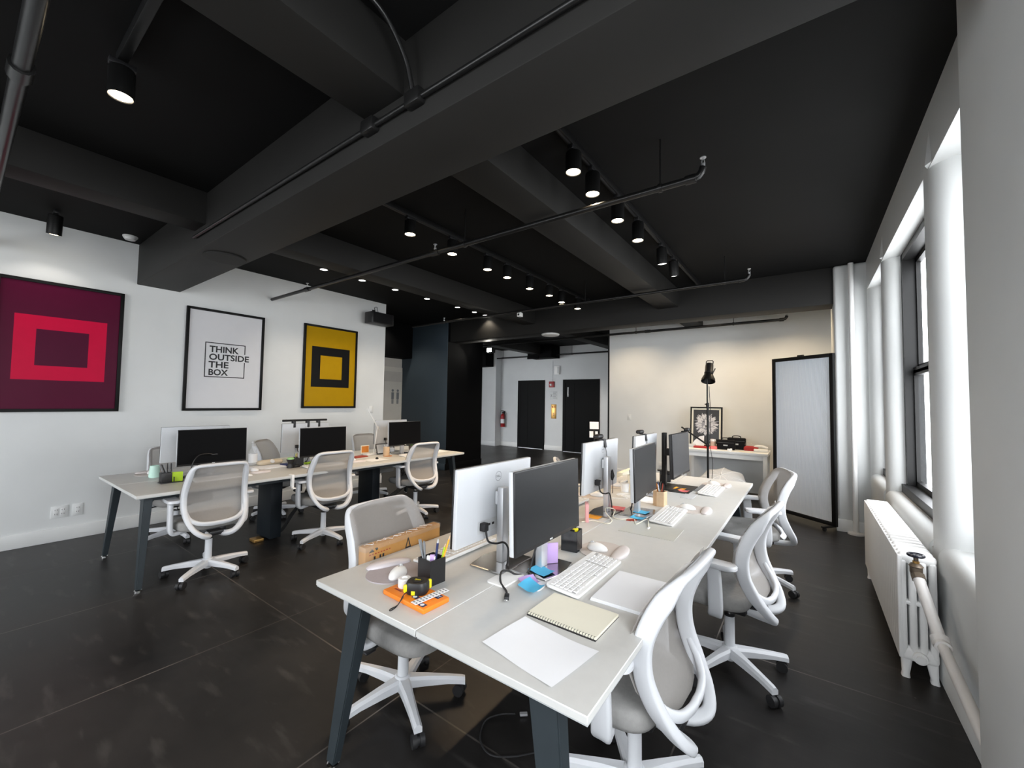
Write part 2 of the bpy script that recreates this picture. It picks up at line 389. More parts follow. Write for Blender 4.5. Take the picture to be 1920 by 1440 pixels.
# beams
sbox('ceiling_beam', M_beam, XL, XR, 1.19, 1.58, 2.69, ZC, r=0.008)
sbox('ceiling_beam', M_beam, -9.6, 0.30, 6.22, 6.55, 2.69, ZC, r=0.008)
for (x0, x1) in ((-1.81,-1.51),(-4.25,-4.0)):
    for (y0, y1) in ((-4,1.195),(1.575,6.225),(6.545, 7.965 if x0 > -3 else 10.8)):
        sbox('ceiling_beam', M_beam, x0, x1, y0, y1, 2.872, ZC, r=0.006)
sbox('ceiling_beam', M_beam, -6.70, -6.42, 6.545, 10.8, 2.872, ZC, r=0.006)
# baseboards
def base(name, *b):
    return struct(MB().bb(*b, r=0.004), name, M_trim)
base('baseboard_left', XL, XL+0.014, -4, 4.505, 0, 0.132)
base('baseboard_back', -3.288, 0.572, 7.946, 7.96, 0, 0.14)
base('baseboard_lobby', -8.245, -7.56, 10.786, 10.8, 0, 0.14)
base('baseboard_lobby', -6.55, -5.93, 10.786, 10.8, 0, 0.14)
base('baseboard_lobby', -4.74, -3.2, 10.786, 10.8, 0, 0.14)

# window wall -------------------------------------------------------
SILL, HEAD, XO = 0.715, 2.80, 0.82
OPEN = {'window_1': (2.22,3.10), 'window_2': (3.43,4.93), 'window_3': (5.17,6.02), 'window_4': (-1.2,0.9)}
mb = MB()
mb.bb(XR, XO, -4, 6.9, HEAD, ZC)          # header
mb.bb(XR, XO, -4, 6.9, 0, SILL-0.06)      # apron under the sills
def pier(y0, y1, r0, r1):
    pts = [(XO, y0)]
    if r0:
        for k in range(9):
            a = PI/2*k/8; pts.append((XR+r0-r0*math.sin(a), y0+r0-r0*math.cos(a)))
    else: pts.append((XR, y0))
    if r1:
        for k in range(9):
            a = PI/2*k/8; pts.append((XR+r1-r1*math.cos(a), y1-r1+r1*math.sin(a)))
    else: pts.append((XR, y1))
    pts.append((XO, y1))
    mb.prism(pts, SILL-0.07, HEAD+0.001)
R0 = 0.115
pier(-4,-1.2,0,R0); pier(0.9,2.22,R0,R0); pier(3.10,3.43,R0,R0); pier(4.93,5.17,R0,R0); pier(6.02,6.9,R0,0)
# rounded sills
for n, (a, b) in OPEN.items():
    sec = []
    rr = 0.07
    for k in range(9):
        t = PI/2*k/8; sec.append((XR-0.012+rr-rr*math.cos(t), SILL-rr+rr*math.sin(t)))
    sec = [(XR-0.012, SILL-0.14)] + sec + [(XO, SILL+0.002), (XO, SILL-0.14)]
    mb.rings([[Vector((x, a-0.06, z)) for x, z in sec], [Vector((x, b+0.06, z)) for x, z in sec]])
struct(mb, 'wall_right', M_walld, ang=30)
# spear-shaped plaster chamfers above the piers
for yy in (3.16, 4.93):
    mb = MB(); mb.rings([[Vector((XR-0.001, yy-0.05, HEAD+0.005)), Vector((XR-0.022, yy-0.005, HEAD+0.005)), Vector((XR-0.001, yy+0.05, HEAD+0.005))],
                         [Vector((XR-0.001, yy-0.002, HEAD+0.20)), Vector((XR-0.002, yy, HEAD+0.20)), Vector((XR-0.001, yy+0.002, HEAD+0.20))]])
    struct(mb, 'trim_2', M_walld)
mb = MB(); mb.bb(XR-0.018, XR, 2.15, 6.17, 0, 0.15, r=0.006); struct(mb, 'baseboard_right', M_walld)
mb = MB(); mb.bb(0.465, XR+0.2, 0.95, 2.13, 0, ZC, r=0.01); struct(mb, 'near_pillar', M_wall)
mb = MB(); mb.bb(0.27, XO, 6.18, 6.9, 0, ZC, r=0.03, seg=4); mb.use(M_walld); struct(mb, 'corner_pillar', M_walld)
mb = MB(); mb.bb(0.262, 0.60, 6.165, 6.9, 0, 0.14, r=0.004); struct(mb, 'baseboard_corner', M_trim)
sbox('wall_right_end', M_walld, XR, XO, 6.9, 8.15, 0, ZC)
# sashes
for n, (a, b) in OPEN.items():
    w = MB(); x0, x1 = (0.76 if n == 'window_1' else 0.69), 0.81
    w.bb(x0, x1, a-0.01, a+0.055, SILL, HEAD); w.bb(x0, x1, b-0.055, b+0.01, SILL, HEAD)
    w.bb(x0, x1, a, b, HEAD-0.06, HEAD+0.01); w.bb(x0-0.03, x1, a, b, SILL-0.005, SILL+0.07)
    w.bb(0.745, 0.805, a+0.05, b-0.05, 1.745, 1.795)
    for (z0, z1, xs) in ((SILL+0.06,1.77,0.745),(1.77,HEAD-0.05,0.775)):
        w.bb(xs, xs+0.03, a+0.05, a+0.085, z0, z1); w.bb(xs, xs+0.03, b-0.085, b-0.05, z0, z1)
        w.bb(xs, xs+0.04, a+0.05, b-0.05, z0, z0+0.05); w.bb(xs, xs+0.04, a+0.05, b-0.05, z1-0.045, z1)
    fr = struct(w, n, M_blackmetal)
    for (z0, z1, xs) in ((SILL+0.10,1.74,0.766),(1.80,HEAD-0.09,0.796)):
        MB().bb(xs, xs+0.004, a+0.07, b-0.07, z0, z1).build('pane', M_glass, fr)
# vertical riser in the corner
rp = tag(MB().cyl((0.43,6.125,0.0),(0.43,6.125,ZC-0.01),0.026,16).lathe([(0.026,0.0),(0.075,0.0),(0.075,0.018),(0.03,0.03)],20,(0.43,6.125,0.0)).build('riser_pipe', M_rad),
    'white vertical pipe with floor collar in the corner beside the windows', 'pipe')
# lobby doors, black
def lobby_door(n, x0, x1, leaf2):
    m = MB(); yy = 10.8
    m.bb(x0, x0+0.09, yy-0.02, yy+0.05, 0, 2.13); m.bb(x1-0.09, x1, yy-0.02, yy+0.05, 0, 2.13); m.bb(x0+0.09, x1-0.09, yy-0.02, yy+0.05, 2.04, 2.13)
    o = struct(m, n, M_elevdoor)
    MB().bb(x0+0.09, x0+0.09+(x1-x0-0.18)*leaf2, yy-0.012, yy+0.04, 0.012, 2.04).build('door_leaf', M_elevdoor, o)
    MB().bb(x0+0.09+(x1-x0-0.18)*leaf2, x1-0.09, yy-0.006, yy+0.04, 0.012, 2.04).build('door_leaf', M_elevdoor, o)
    MB().bb(x0+0.05, x1-0.05, yy-0.05, yy, 0.0, 0.010).build('threshold', M_satin, o)
    return o
lobby_door('door_1', -7.556, -6.552, 0.35)
d2 = lobby_door('door_2', -5.919, -4.742, 0.3)
MB().bb(-5.76,-5.72,10.772,10.79,1.62,1.90,r=0.004).build('vision_slot', M_port, d2)
# hall door with washroom sign, on the hall wall
m = MB(); xx = -7.6
m.bb(xx, xx+0.025, 5.50, 5.58, 0, 2.19); m.bb(xx, xx+0.025, 6.30-0.16, 6.149, 0, 2.19); m.bb(xx, xx+0.025, 5.58, 6.149, 2.11, 2.19)
d3 = struct(m, 'door_3', M_halldoor)
MB().bb(xx, xx+0.012, 5.58, 6.14, 0.01, 2.11).build('door_leaf', M_halldoor, d3)
MB().bb(xx+0.012, xx+0.014, 5.62, 6.14, 1.86, 2.09).build('door_light', M_hall, d3)
MB().cyl((xx+0.012,5.66,0.98),(xx+0.05,5.66,0.98),0.012).bb(xx+0.045,xx+0.057,5.65,5.76,0.97,0.99,r=0.004).build('door_handle', M_satin, d3)
# little figure symbols on the door
m = MB()
for yc in (5.90, 6.04):
    m.lathe([(0.030,0),(0.030,0.003)],14,(xx+0.012,yc,1.66),Matrix(((0,0,1),(1,0,0),(0,1,0))))
    m.bb(xx+0.012,xx+0.015,yc-0.035,yc+0.035,1.47,1.62,r=0.001); m.bb(xx+0.012,xx+0.015,yc-0.025,yc-0.005,1.36,1.47); m.bb(xx+0.012,xx+0.015,yc+0.005,yc+0.025,1.36,1.47)
m.build('washroom_symbol', M_greyink, d3)
# door outline in the lobby column, a white flush door
m = MB(); m.bb(-9.59,-8.82,10.482,10.5,2.10,2.13); m.bb(-8.85,-8.82,10.482,10.5,0,2.10); m.bb(-9.59,-8.85,10.492,10.5,0,2.10)
d4 = struct(m, 'door_4', M_elevwall)
# ------------------------------------------------------------------ pictures on the left wall
def wallp(u, v, d=0.0): return Vector((XL+d, u, v))
def frame_mesh(y0, y1, z0, z1, w=0.03, d=0.035):
    m = MB(); x = XL+0.001
    m.bb(x, x+d, y0, y0+w, z0, z1, r=0.002); m.bb(x, x+d, y1-w, y1, z0, z1, r=0.002)
    m.bb(x, x+d, y0+w, y1-w, z0, z0+w, r=0.002); m.bb(x, x+d, y0+w, y1-w, z1-w, z1, r=0.002)
    return m
def picture(label, y0, y1, z0, z1, fill, nests):
    t = thing('framed_print', label, 'picture', (XL, (y0+y1)/2, z0), 0, None)
    inv = Matrix.Translation((-XL, -(y0+y1)/2, -z0))
    def P(mb, name, mm=None, par=t):
        o = mb.build(name, mm, par); o.data.transform(inv); return o
    P(frame_mesh(y0,y1,z0,z1), 'picture_frame', M_artframe)
    mb = MB(); mb.use(fill).bb(XL+0.002, XL+0.020, y0+0.02, y1-0.02, z0+0.02, z1-0.02)
    d = 0.0202
    for (a, b, c, e, mm) in nests:
        mb.use(mm).poly([wallp(a,c,d), wallp(b,c,d), wallp(b,e,d), wallp(a,e,d)]); d += 0.0004
    return t, mb, P
t, mb, P = picture('maroon framed print with a crimson rectangle around a dark centre', 0.217, 1.093, 1.281, 2.557, M_art_mar,
    [(0.342,0.970,1.590,2.214,M_art_red),(0.482,0.840,1.730,2.083,M_art_dmar)])
P(mb, 'print')
t, mb, P = picture('white framed poster reading think outside the box', 1.647, 2.513, 1.282, 2.545, M_art_white, [])
mb.use(M_ink); d = 0.0206
def bar(a, b, c, e): mb.poly([wallp(a,c,d), wallp(b,c,d), wallp(b,e,d), wallp(a,e,d)])
lw = 0.011
bar(1.846,1.846+lw,1.698,2.134); bar(1.846,2.293,1.698,1.698+lw); bar(1.846,2.293,2.134-lw,2.134)
bar(2.293-lw,2.293,1.698,1.905); bar(2.293-lw,2.293,2.012,2.134)
for txt, y0, w, z0 in (('THINK',1.892,0.326,2.012),('OUTSIDE',1.892,0.448,1.914),('THE',1.889,0.218,1.818),('BOX',1.893,0.212,1.722)):
    text_into(mb, txt, w, 0.080, lambda u, v, y0=y0, z0=z0: wallp(y0+u, z0+v, d), bold=0.028)
P(mb, 'print')
t, mb, P = picture('mustard yellow framed print with nested black and yellow rectangles', 3.060, 3.940, 1.306, 2.568, M_art_yel,
    [(3.187,3.811,1.628,2.243,M_art_blk),(3.324,3.680,1.752,2.111,M_art_yel)])
P(mb, 'print')
# outlets and switch on the left wall
def wall_plate(label, cat, x, y, z, w, h, axis, gang, name, group=None):
    """axis 'x' : plate faces +X ; axis '-y' : plate faces -Y"""
    t = thing(name, label, cat, (x,y,z), 0 if axis=='x' else -PI/2, group)
    MB().bb(0.0,0.007,-w/2,w/2,-h/2,h/2,r=0.003).build('cover_plate', M_trim, t)
    for g in range(gang):
        yc = (g-(gang-1)/2)*0.047
        if name == 'light_switch':
            MB().bb(0.006,0.012,yc-0.010,yc+0.010,-0.025,0.025,r=0.002).build('rocker', M_white, t)
        else:
            m = MB(); m.use(M_white).bb(0.006,0.009,yc-0.017,yc+0.017,-0.035,0.035,r=0.001)
            for zz in (-0.02,0.02):
                m.use(M_ink).bb(0.0085,0.0095,yc-0.009,yc-0.006,zz-0.006,zz+0.006); m.bb(0.0085,0.0095,yc+0.006,yc+0.009,zz-0.006,zz+0.006)
            m.build('socket', None, t)
    return t
wall_plate('double-gang white wall outlet above left baseboard', 'outlet', XL, 0.71, 0.288, 0.118, 0.118, 'x', 2, 'wall_outlet')
wall_plate('single-gang white wall outlet right of the double one', 'outlet', XL, 0.836, 0.288, 0.075, 0.118, 'x', 1, 'wall_outlet')
wall_plate('small white wall switch below the black speaker', 'switch', XL, 4.26, 1.277, 0.075, 0.115, 'x', 1, 'light_switch')
wall_plate('white light switch on the back wall near its left edge', 'switch', -2.868, 7.96, 1.18, 0.075, 0.115, '-y', 1, 'light_switch')
wall_plate('white wall outlet low on the back wall', 'outlet', -2.255, 7.96, 0.30, 0.078, 0.118, '-y', 1, 'wall_outlet')

# ------------------------------------------------------------------ ceiling things
def track(label, x, y0, y1):
    t = thing('track_rail', label, 'track', (x, y0, ZC), 0)
    MB().bb(-0.018,0.018,0,y1-y0,-0.05,0.0,r=0.002).build('rail', M_blackmetal, t)
    MB().bb(-0.006,0.006,0.01,y1-y0-0.01,-0.0515,-0.049).build('conductor_slot', M_rubber, t)
    MB().bb(-0.021,0.021,y1-y0-0.01,y1-y0+0.02,-0.052,0.0,r=0.003).build('end_cap', M_blackplastic, t)
    return t
track('black ceiling track nearer the windows, carrying six spotlights', -1.20, 1.62, 6.05)
track('black ceiling track farther from the windows, carrying eight spotlights', -2.87, 1.62, 6.05)
SPOT = {}
def spotlight(label, x, y, zb, aim=None, glow=M_lens, power=20, tilt=0.0, col=(1.0,0.76,0.50), size=1.9, top=ZC-0.05, rz=0.0, group='black track spotlights', blend=0.5):
    r = thing('track_spotlight', label, 'spotlight', (x,y,top), rz, group)
    if not SPOT:
        SPOT['a'] = MB().bb(-0.018,0.018,-0.05,0.05,-0.028,0,r=0.003); SPOT['a'] = SPOT['a'].build('track_adapter', M_blackplastic, r)
        SPOT['b'] = None
    else:
        c = SPOT['a'].copy(); C.objects.link(c); c.parent = r
    L = top - zb - 0.035
    b = MB(); R = Matrix.Rotation(tilt, 3, 'X')
    b.lathe([(0.012,0.02),(0.012,0.0),(0.046,-0.006),(0.051,-0.014),(0.051,-L),(0.047,-L),(0.044,-L+0.012),(0.0,-L+0.013)], 22, (0,0,-0.028), R)
    b.build('lamp_body', M_blackmetal, r)
    MB().lathe([(0.0,-L-0.003),(0.025,-L-0.001),(0.044,-L+0.005),(0.044,-L+0.011)],22,(0,0,-0.028),R).build('lamp_lens', glow, r)
    li = bpy.data.lights.new('spot_beam','SPOT'); li.energy = power; li.color = col; li.spot_size = size; li.spot_blend = blend; li.shadow_soft_size = 0.03
    o = bpy.data.objects.new('spot_beam', li); C.objects.link(o); o.parent = r
    p = Vector((0,0,-0.028)) + R @ Vector((0,0,-L-0.008)); o.location = p
    d = R @ Vector((0,0,-1)); o.rotation_euler = d.to_track_quat('-Z','Y').to_euler()
    return r
ORD = ['first','second','third','fourth','fifth','sixth','seventh','eighth']
for k, (y, zb) in enumerate(((2.297,2.92),(2.587,2.90),(3.054,2.885),(3.532,2.885),(4.251,2.885),(4.705,2.88))):
    tl = 0.0 if k < 5 else -0.35
    spotlight(['first, lit spotlight at the near end of the window-side track','second spotlight from the near end of the window-side track','third spotlight on the window-side track, just past the near pipe',
               'fourth spotlight on the window-side track','fifth spotlight on the window-side track, lens barely lit','last spotlight on the window-side track, tilted toward the back wall'][k],
              -1.20, y, zb, tilt=[0,0,0,0,0.18,0.30][k], glow=M_lens if k < 4 else M_lenscool, power=SP_R, group='spotlights on the window-side track')
for k, (y, zb) in enumerate(((2.374,2.925),(2.912,2.91),(3.47,2.905),(3.839,2.91),(4.323,2.89),(4.818,2.91),(5.166,2.89),(5.676,2.895))):
    spotlight('%s spotlight from the near end of the far-side track' % ORD[k], -2.87, y, zb, power=SP_L, col=(1.0,0.72,0.44), group='spotlights on the far-side track')
# two wall-side spots near the camera
spotlight('bright spotlight hanging near the top left of the ceiling', -2.70, 0.435, 2.90, power=SP_N, top=3.08, group=None)
spotlight('black spotlight aimed at the wall above the maroon print', -5.60, 0.52, 2.92, tilt=0.25, rz=PI/2, power=SP_W, top=ZC, group=None, col=(1,0.93,0.85))
t = tag(MB().bb(-2.74,-0.9,0.415,0.455,3.085,3.139,r=0.003).build('track_rail', M_blackmetal), 'short black track at the top left with one bright spotlight', 'track')
# recessed downlights by the left wall, in a row
for k, y in enumerate((2.818,3.385,3.959,4.606,5.337,5.80,6.12)):
    r = thing('recessed_downlight', '%s recessed downlight in the row along the left wall, from the big beam' % ORD[k], 'downlight', (-5.10,y,ZC), 0, 'recessed downlights along the left wall')
    MB().lathe([(0.046,0.0),(0.062,0.0),(0.062,-0.006),(0.046,-0.008)],24,cap=False).build('trim_ring', M_blackmetal, r)
    MB().lathe([(0.0,-0.003),(0.046,-0.003),(0.046,-0.001)],24).build('lamp_lens', M_lenscool, r)
    li = bpy.data.lights.new('down_beam','SPOT'); li.energy = DL; li.color = (1,0.86,0.68); li.spot_size = 2.0; li.spot_blend = 0.6; li.shadow_soft_size = 0.04
    o = bpy.data.objects.new('down_beam', li); C.objects.link(o); o.parent = r; o.location = (0,0,-0.012)
# hidden-side wall washers over the back wall and the lobby downlights
for k, (x, y, e, lab) in enumerate(((-2.75,7.05,WW,'downlight over the left end of the back wall'),(-1.35,7.05,WW,'downlight over the middle of the back wall'),(-0.25,7.05,WW,'downlight over the whiteboard end of the back wall'),
        (-5.10,8.9,LB,'left of the three lobby downlights'),(-4.75,9.0,LB,'middle of the three lobby downlights'),(-4.55,8.6,LB,'right of the three lobby downlights'),(-7.0,5.3,HL,'downlight inside the side hall'))):
    zc = ZC
    r = thing('recessed_downlight', lab, 'downlight', (x,y,zc), 0, None)
    MB().lathe([(0.046,0.0),(0.062,0.0),(0.062,-0.006),(0.046,-0.008)],24,cap=False).build('trim_ring', M_blackmetal, r)
    MB().lathe([(0.0,-0.003),(0.046,-0.003),(0.046,-0.001)],24).build('lamp_lens', M_lenscool, r)
    li = bpy.data.lights.new('down_beam','SPOT'); li.energy = e; li.color = (1,0.78,0.52) if k < 3 else (1,0.9,0.78); li.spot_size = 2.3; li.spot_blend = 0.7; li.shadow_soft_size = 0.12
    o = bpy.data.objects.new('down_beam', li); C.objects.link(o); o.parent = r; o.location = (0,0,-0.012)

# sprinkler pipes across the room
def sprinkler_pipe(label, y, z, x0, x1, r, hang, heads, elbow_up=True):
    t = thing('sprinkler_pipe', label, 'pipe', (x0,y,z), 0)
    L = x1-x0
    pts = [(0,0,0),(L-0.06,0,0),(L-0.025,0,0.008),(L-0.008,0,0.03),(L,0,0.055)] if elbow_up else [(0,0,0),(L,0,0)]
    m = MB(); m.tube(pts, r, 12)
    for hx in heads: m.cyl((hx-x0-0.05,0,0),(hx-x0+0.05,0,0), r*1.35, 12)
    m.cyl((L-0.10,0,0),(L-0.04,0,0), r*1.3, 12)
    m.build('pipe_run', M_pipe, t)
    for hx in hang:
        MB().cyl((hx-x0,0,r),(hx-x0,0,ZC-z),0.005,8).lathe([(r+0.004,-0.012),(r+0.006,-0.012),(r+0.006,0.012),(r+0.004,0.012)],12,(hx-x0,0,0),Matrix(((0,0,1),(1,0,0),(0,1,0)))).build('hanger_rod', M_pipe, t)
    for hx in list(heads)+([x1] if elbow_up else []):
        z0 = 0.055 if hx == x1 else r
        m = MB(); m.lathe([(0.012,z0),(0.012,z0+0.02),(0.006,z0+0.022)],12,(hx-x0,0,0)); m.cyl((hx-x0-0.010,0,z0+0.02),(hx-x0-0.003,0,z0+0.055),0.0025,6); m.cyl((hx-x0+0.010,0,z0+0.02),(hx-x0+0.003,0,z0+0.055),0.0025,6)
        m.lathe([(0.018,z0+0.055),(0.018,z0+0.058)],14,(hx-x0,0,0)); m.build('sprinkler_head', M_satin, t)
    return t
sprinkler_pipe('black sprinkler pipe nearest the big beam, crossing under both tracks', 2.605, 2.823, -6.04, -0.49, 0.021, (-0.742,-2.42), (-2.79,-5.09))
sprinkler_pipe('black sprinkler pipe farther back, crossing near the far beam', 5.11, 2.836, -6.04, -0.50, 0.019, (-0.742,-2.47), (-5.2,))
sprinkler_pipe('thin black sprinkler pipe along the top of the back wall', 7.62, 2.80, -9.0, -0.24, 0.022, (-0.98,-2.62), (-2.40,), True)
sprinkler_pipe('black sprinkler pipe across the lobby wall', 10.55, 2.86, -9.5, -3.21, 0.022, (-5.5,-8.0), (), False)
sprinkler_pipe('thick black pipe crossing the top left corner of the ceiling', 0.125, 2.83, -6.04, 0.3, 0.030, (), (-2.70,), False)
# conduit along the near side of the big beam, with boxes and a bent branch
t = thing('electrical_conduit', 'black conduit with junction boxes along the big ceiling beam', 'conduit', (-4.2,1.172,2.80), 0)
m = MB(); m.tube([(0,0,0),(4.72,0,-0.01)], 0.013, 10)
m.tube([(p.x,p.y,p.z) for p in crom([(2.79,-0.01,0.02),(2.79,-0.06,0.15),(2.77,-0.16,0.28),(2.75,-0.30,0.325),(2.74,-0.55,0.33)],6)], 0.011, 10)
m.build('conduit_run', M_pipe, t)
for x in (2.46,2.79): MB().box((x,-0.002,0.0),(0.10,0.05,0.07),r=0.012).build('junction_box', M_pipe, t)
# detectors
t = thing('smoke_detector', 'white smoke detector on the ceiling beside the big beam', 'detector', (-5.80,1.07,ZC), 0)
MB().lathe([(0.0,0),(0.062,0),(0.062,-0.012),(0.0,-0.012)],24).build('mount', M_trim, t); MB().lathe([(0.055,-0.012),(0.055,-0.022),(0.042,-0.040),(0.0,-0.044)],24).build('sensor_cap', M_white, t)
tag(MB().lathe([(0,0.004),(0.16,0.004),(0.165,-0.012),(0.15,-0.028),(0,-0.034)],28).build('ceiling_access_point', M_white, None, (-3.78,6.40,2.69)), 'flat white round disc under the far beam', 'access point')
tag(MB().lathe([(0,0.004),(0.16,0.004),(0.16,-0.012),(0,-0.014)],28).build('junction_cover', M_beam, None, (-4.18,1.40,2.69)), 'black round cover plate under the big beam', 'cover plate')
t = thing('security_camera', 'small white box camera on the farther sprinkler pipe', 'camera', (-3.55,5.11,2.818), 0)
MB().bb(-0.03,0.03,-0.06,0.02,-0.07,-0.01,r=0.006).build('housing', M_white, t); MB().cyl((0,-0.062,-0.04),(0,-0.05,-0.04),0.016).build('lens', M_screen, t); MB().bb(-0.012,0.012,-0.015,0.015,-0.012,0.004).build('bracket', M_white, t)
# wall speaker with bracket
t = thing('wall_speaker', 'black speaker mounted high at the end of the left wall', 'speaker', (XL,4.25,2.80), 0)
MB().bb(0.10,0.30,-0.24,0.20,-0.09,0.10,r=0.012).build('cabinet', M_blackplastic, t)
MB().bb(0.298,0.304,-0.21,0.17,-0.075,0.085,r=0.003).build('grille', M_blackfab, t)
MB().bb(0,0.012,-0.03,0.03,0.02,0.19,r=0.003).bb(0.0,0.12,-0.012,0.012,0.03,0.05).build('bracket', M_blackmetal, t)
m = MB(); m.tube(crom([(0.01,0.02,0.19),(0.03,0.0,0.23),(0.03,0.05,0.24),(0.04,0.06,0.17),(0.12,0.05,0.09)],6),0.004,6); m.build('cable', M_rubber, t)
# lobby wall things
t = thing('fire_extinguisher', 'red fire extinguisher on the lobby wall', 'extinguisher', (-8.10,10.72,0.62), 0)
MB().lathe([(0.0,0),(0.07,0.0),(0.075,0.01),(0.075,0.34),(0.055,0.40),(0.022,0.43),(0.022,0.45)],20).build('cylinder', M_red, t)
MB().bb(-0.02,0.02,-0.02,0.02,0.44,0.49,r=0.004).bb(-0.012,0.012,-0.12,0.02,0.485,0.50,r=0.003).bb(-0.012,0.012,-0.10,0.02,0.53,0.545,r=0.003).build('valve_handle', M_blackplastic, t)
m = MB(); m.tube(crom([(0.02,0,0.46),(0.09,-0.02,0.43),(0.095,-0.02,0.30),(0.09,-0.02,0.12)],6),0.010,8,rs=None); m.build('hose', M_rubber, t)
MB().bb(-0.03,0.03,0.06,0.082,0.20,0.52).build('wall_hook', M_blackmetal, t)
MB().lathe([(0.0758,0.12),(0.0758,0.26)],20,cap=False).build('label_band', M_paper, t)
t = thing('fire_alarm', 'small red fire alarm between the black lobby doors', 'alarm', (-6.30,10.803,1.99), 0)
MB().bb(-0.09,0.09,-0.05,0,-0.09,0.09,r=0.008).build('housing', M_red, t); MB().lathe([(0,0),(0.035,0),(0.03,0.02),(0,0.025)],16,(-0.02,-0.05,-0.01),Matrix(((1,0,0),(0,0,-1),(0,1,0)))).build('strobe', M_white, t)
MB().cyl((0.02,-0.01,0.09),(0.02,-0.01,0.72),0.010,8).bb(-0.10,0.10,-0.02,0,0.17,0.18).build('alarm_conduit', M_elevwall, t)
t = thing('emergency_light', 'pale emergency light box above the red alarm', 'emergency light', (-6.12,10.803,2.42), 0)
MB().bb(-0.08,0.10,-0.06,0,-0.13,0.13,r=0.006).build('housing', M_white, t); MB().bb(0.03,0.09,-0.066,-0.058,-0.10,0.10).build('lamp_slot', M_port, t)
t = thing('evacuation_sign', 'small clear evacuation notice above the brass call plate', 'sign', (-6.24,10.803,1.66), 0)
MB().bb(-0.12,0.12,-0.008,0,-0.13,0.13,r=0.002).build('backing', M_elevwall, t)
m = MB(); text_into(m, 'X', 0.07, 0.08, lambda u, v: Vector((-0.11+u,-0.0095,-0.05+v)), 0.03)
for k in range(5): m.bb(-0.02,0.10-0.02*(k%2),-0.010,-0.008,0.09-0.045*k,0.105-0.045*k)
m.build('printing', M_greyink, t)
t = thing('call_plate', 'brass elevator call plate with two dark indicators', 'call plate', (-6.23,10.803,1.17), 0)
MB().bb(-0.09,0.09,-0.012,0,-0.215,0.215,r=0.003).build('plate', M_brass, t)
m = MB()
for x in (-0.035,0.035): m.lathe([(0,0),(0.022,0),(0.020,0.005),(0,0.006)],14,(x,-0.012,0.135),Matrix(((1,0,0),(0,0,-1),(0,1,0))))
m.build('indicator', M_redink, t)
m = MB()
for z in (-0.05,-0.11): m.lathe([(0,0),(0.018,0),(0.016,0.006),(0,0.007)],14,(0,-0.012,z),Matrix(((1,0,0),(0,0,-1),(0,1,0))))
m.build('button', M_bronze, t)
t = thing('ceiling_duct_unit', 'black box unit under the lobby ceiling above the doors', 'duct', (-6.45,10.5,2.77), 0)
MB().bb(-0.42,0.42,-0.22,0.28,0,0.365,r=0.01).build('casing', M_blackpaint, t); MB().bb(-0.42,-0.02,-0.24,-0.2,-0.03,0.05,r=0.01).build('front_lip', M_blackpaint, t)
t = thing('floodlight', 'bright white floodlight below the far beam beside the dark pillar', 'floodlight', (-5.78,7.15,2.60), 0)
MB().bb(-0.10,0.10,-0.05,0.05,-0.06,0.06,r=0.012).build('housing', M_blackmetal, t); MB().bb(-0.06,0.06,-0.056,-0.048,-0.04,0.04,r=0.004).build('lamp_lens', M_flood, t); MB().cyl((0,0,0.05),(0,0,0.55),0.012).build('stem', M_blackmetal, t)
li = bpy.data.lights.new('flood_beam','SPOT'); li.energy = 14; li.color = (1,0.95,0.85); li.spot_size = 2.2; li.shadow_soft_size = 0.04
o = bpy.data.objects.new('flood_beam', li); C.objects.link(o); o.parent = t; o.location = (0,-0.07,0); o.rotation_euler = (Vector((0.4,-1,-0.5))).to_track_quat('-Z','Y').to_euler()
t = thing('wall_duct_unit', 'black unit with a hanging cable on the lobby column top', 'duct', (-8.70,10.3,2.58), 0)
MB().bb(-0.45,0.36,-0.22,0.2,0,0.5,r=0.02).build('casing', M_blackpaint, t)
m = MB(); m.tube(crom([(0.02,-0.2,0.0),(0.0,-0.21,-0.15),(-0.05,-0.2,-0.30),(-0.14,-0.2,-0.36)],5),0.010,6); m.build('cable', M_rubber, t)
# stand with two papers in front of the lobby door
t = thing('music_stand', 'black stand holding two white sheets before the right lobby door', 'stand', (-2.955,6.5,0), 0.5)
MB().cyl((0,0,0.0),(0,0,1.0),0.012,10).build('pole', M_blackmetal, t)
m = MB()
for a in (0.3,2.4,4.5): m.cyl((0,0,0.12),(0.26*math.cos(a),0.26*math.sin(a),0.008),0.009,8)
m.build('tripod_base', M_blackmetal, t)
R = Matrix.Rotation(-0.35,3,'X')
MB().box((0,-0.004,0.98),(0.16,0.012,0.02)).box((0,0.0,1.0),(0.03,0.02,0.22),rot=R).build('shelf', M_blackmetal, t)
MB().box((0.0,0.0,1.065),(0.15,0.004,0.13),rot=R).build('upper_sheet', M_paper, t); MB().box((-0.01,-0.03,0.915),(0.14,0.004,0.11),rot=R).build('lower_sheet', M_paper, t)
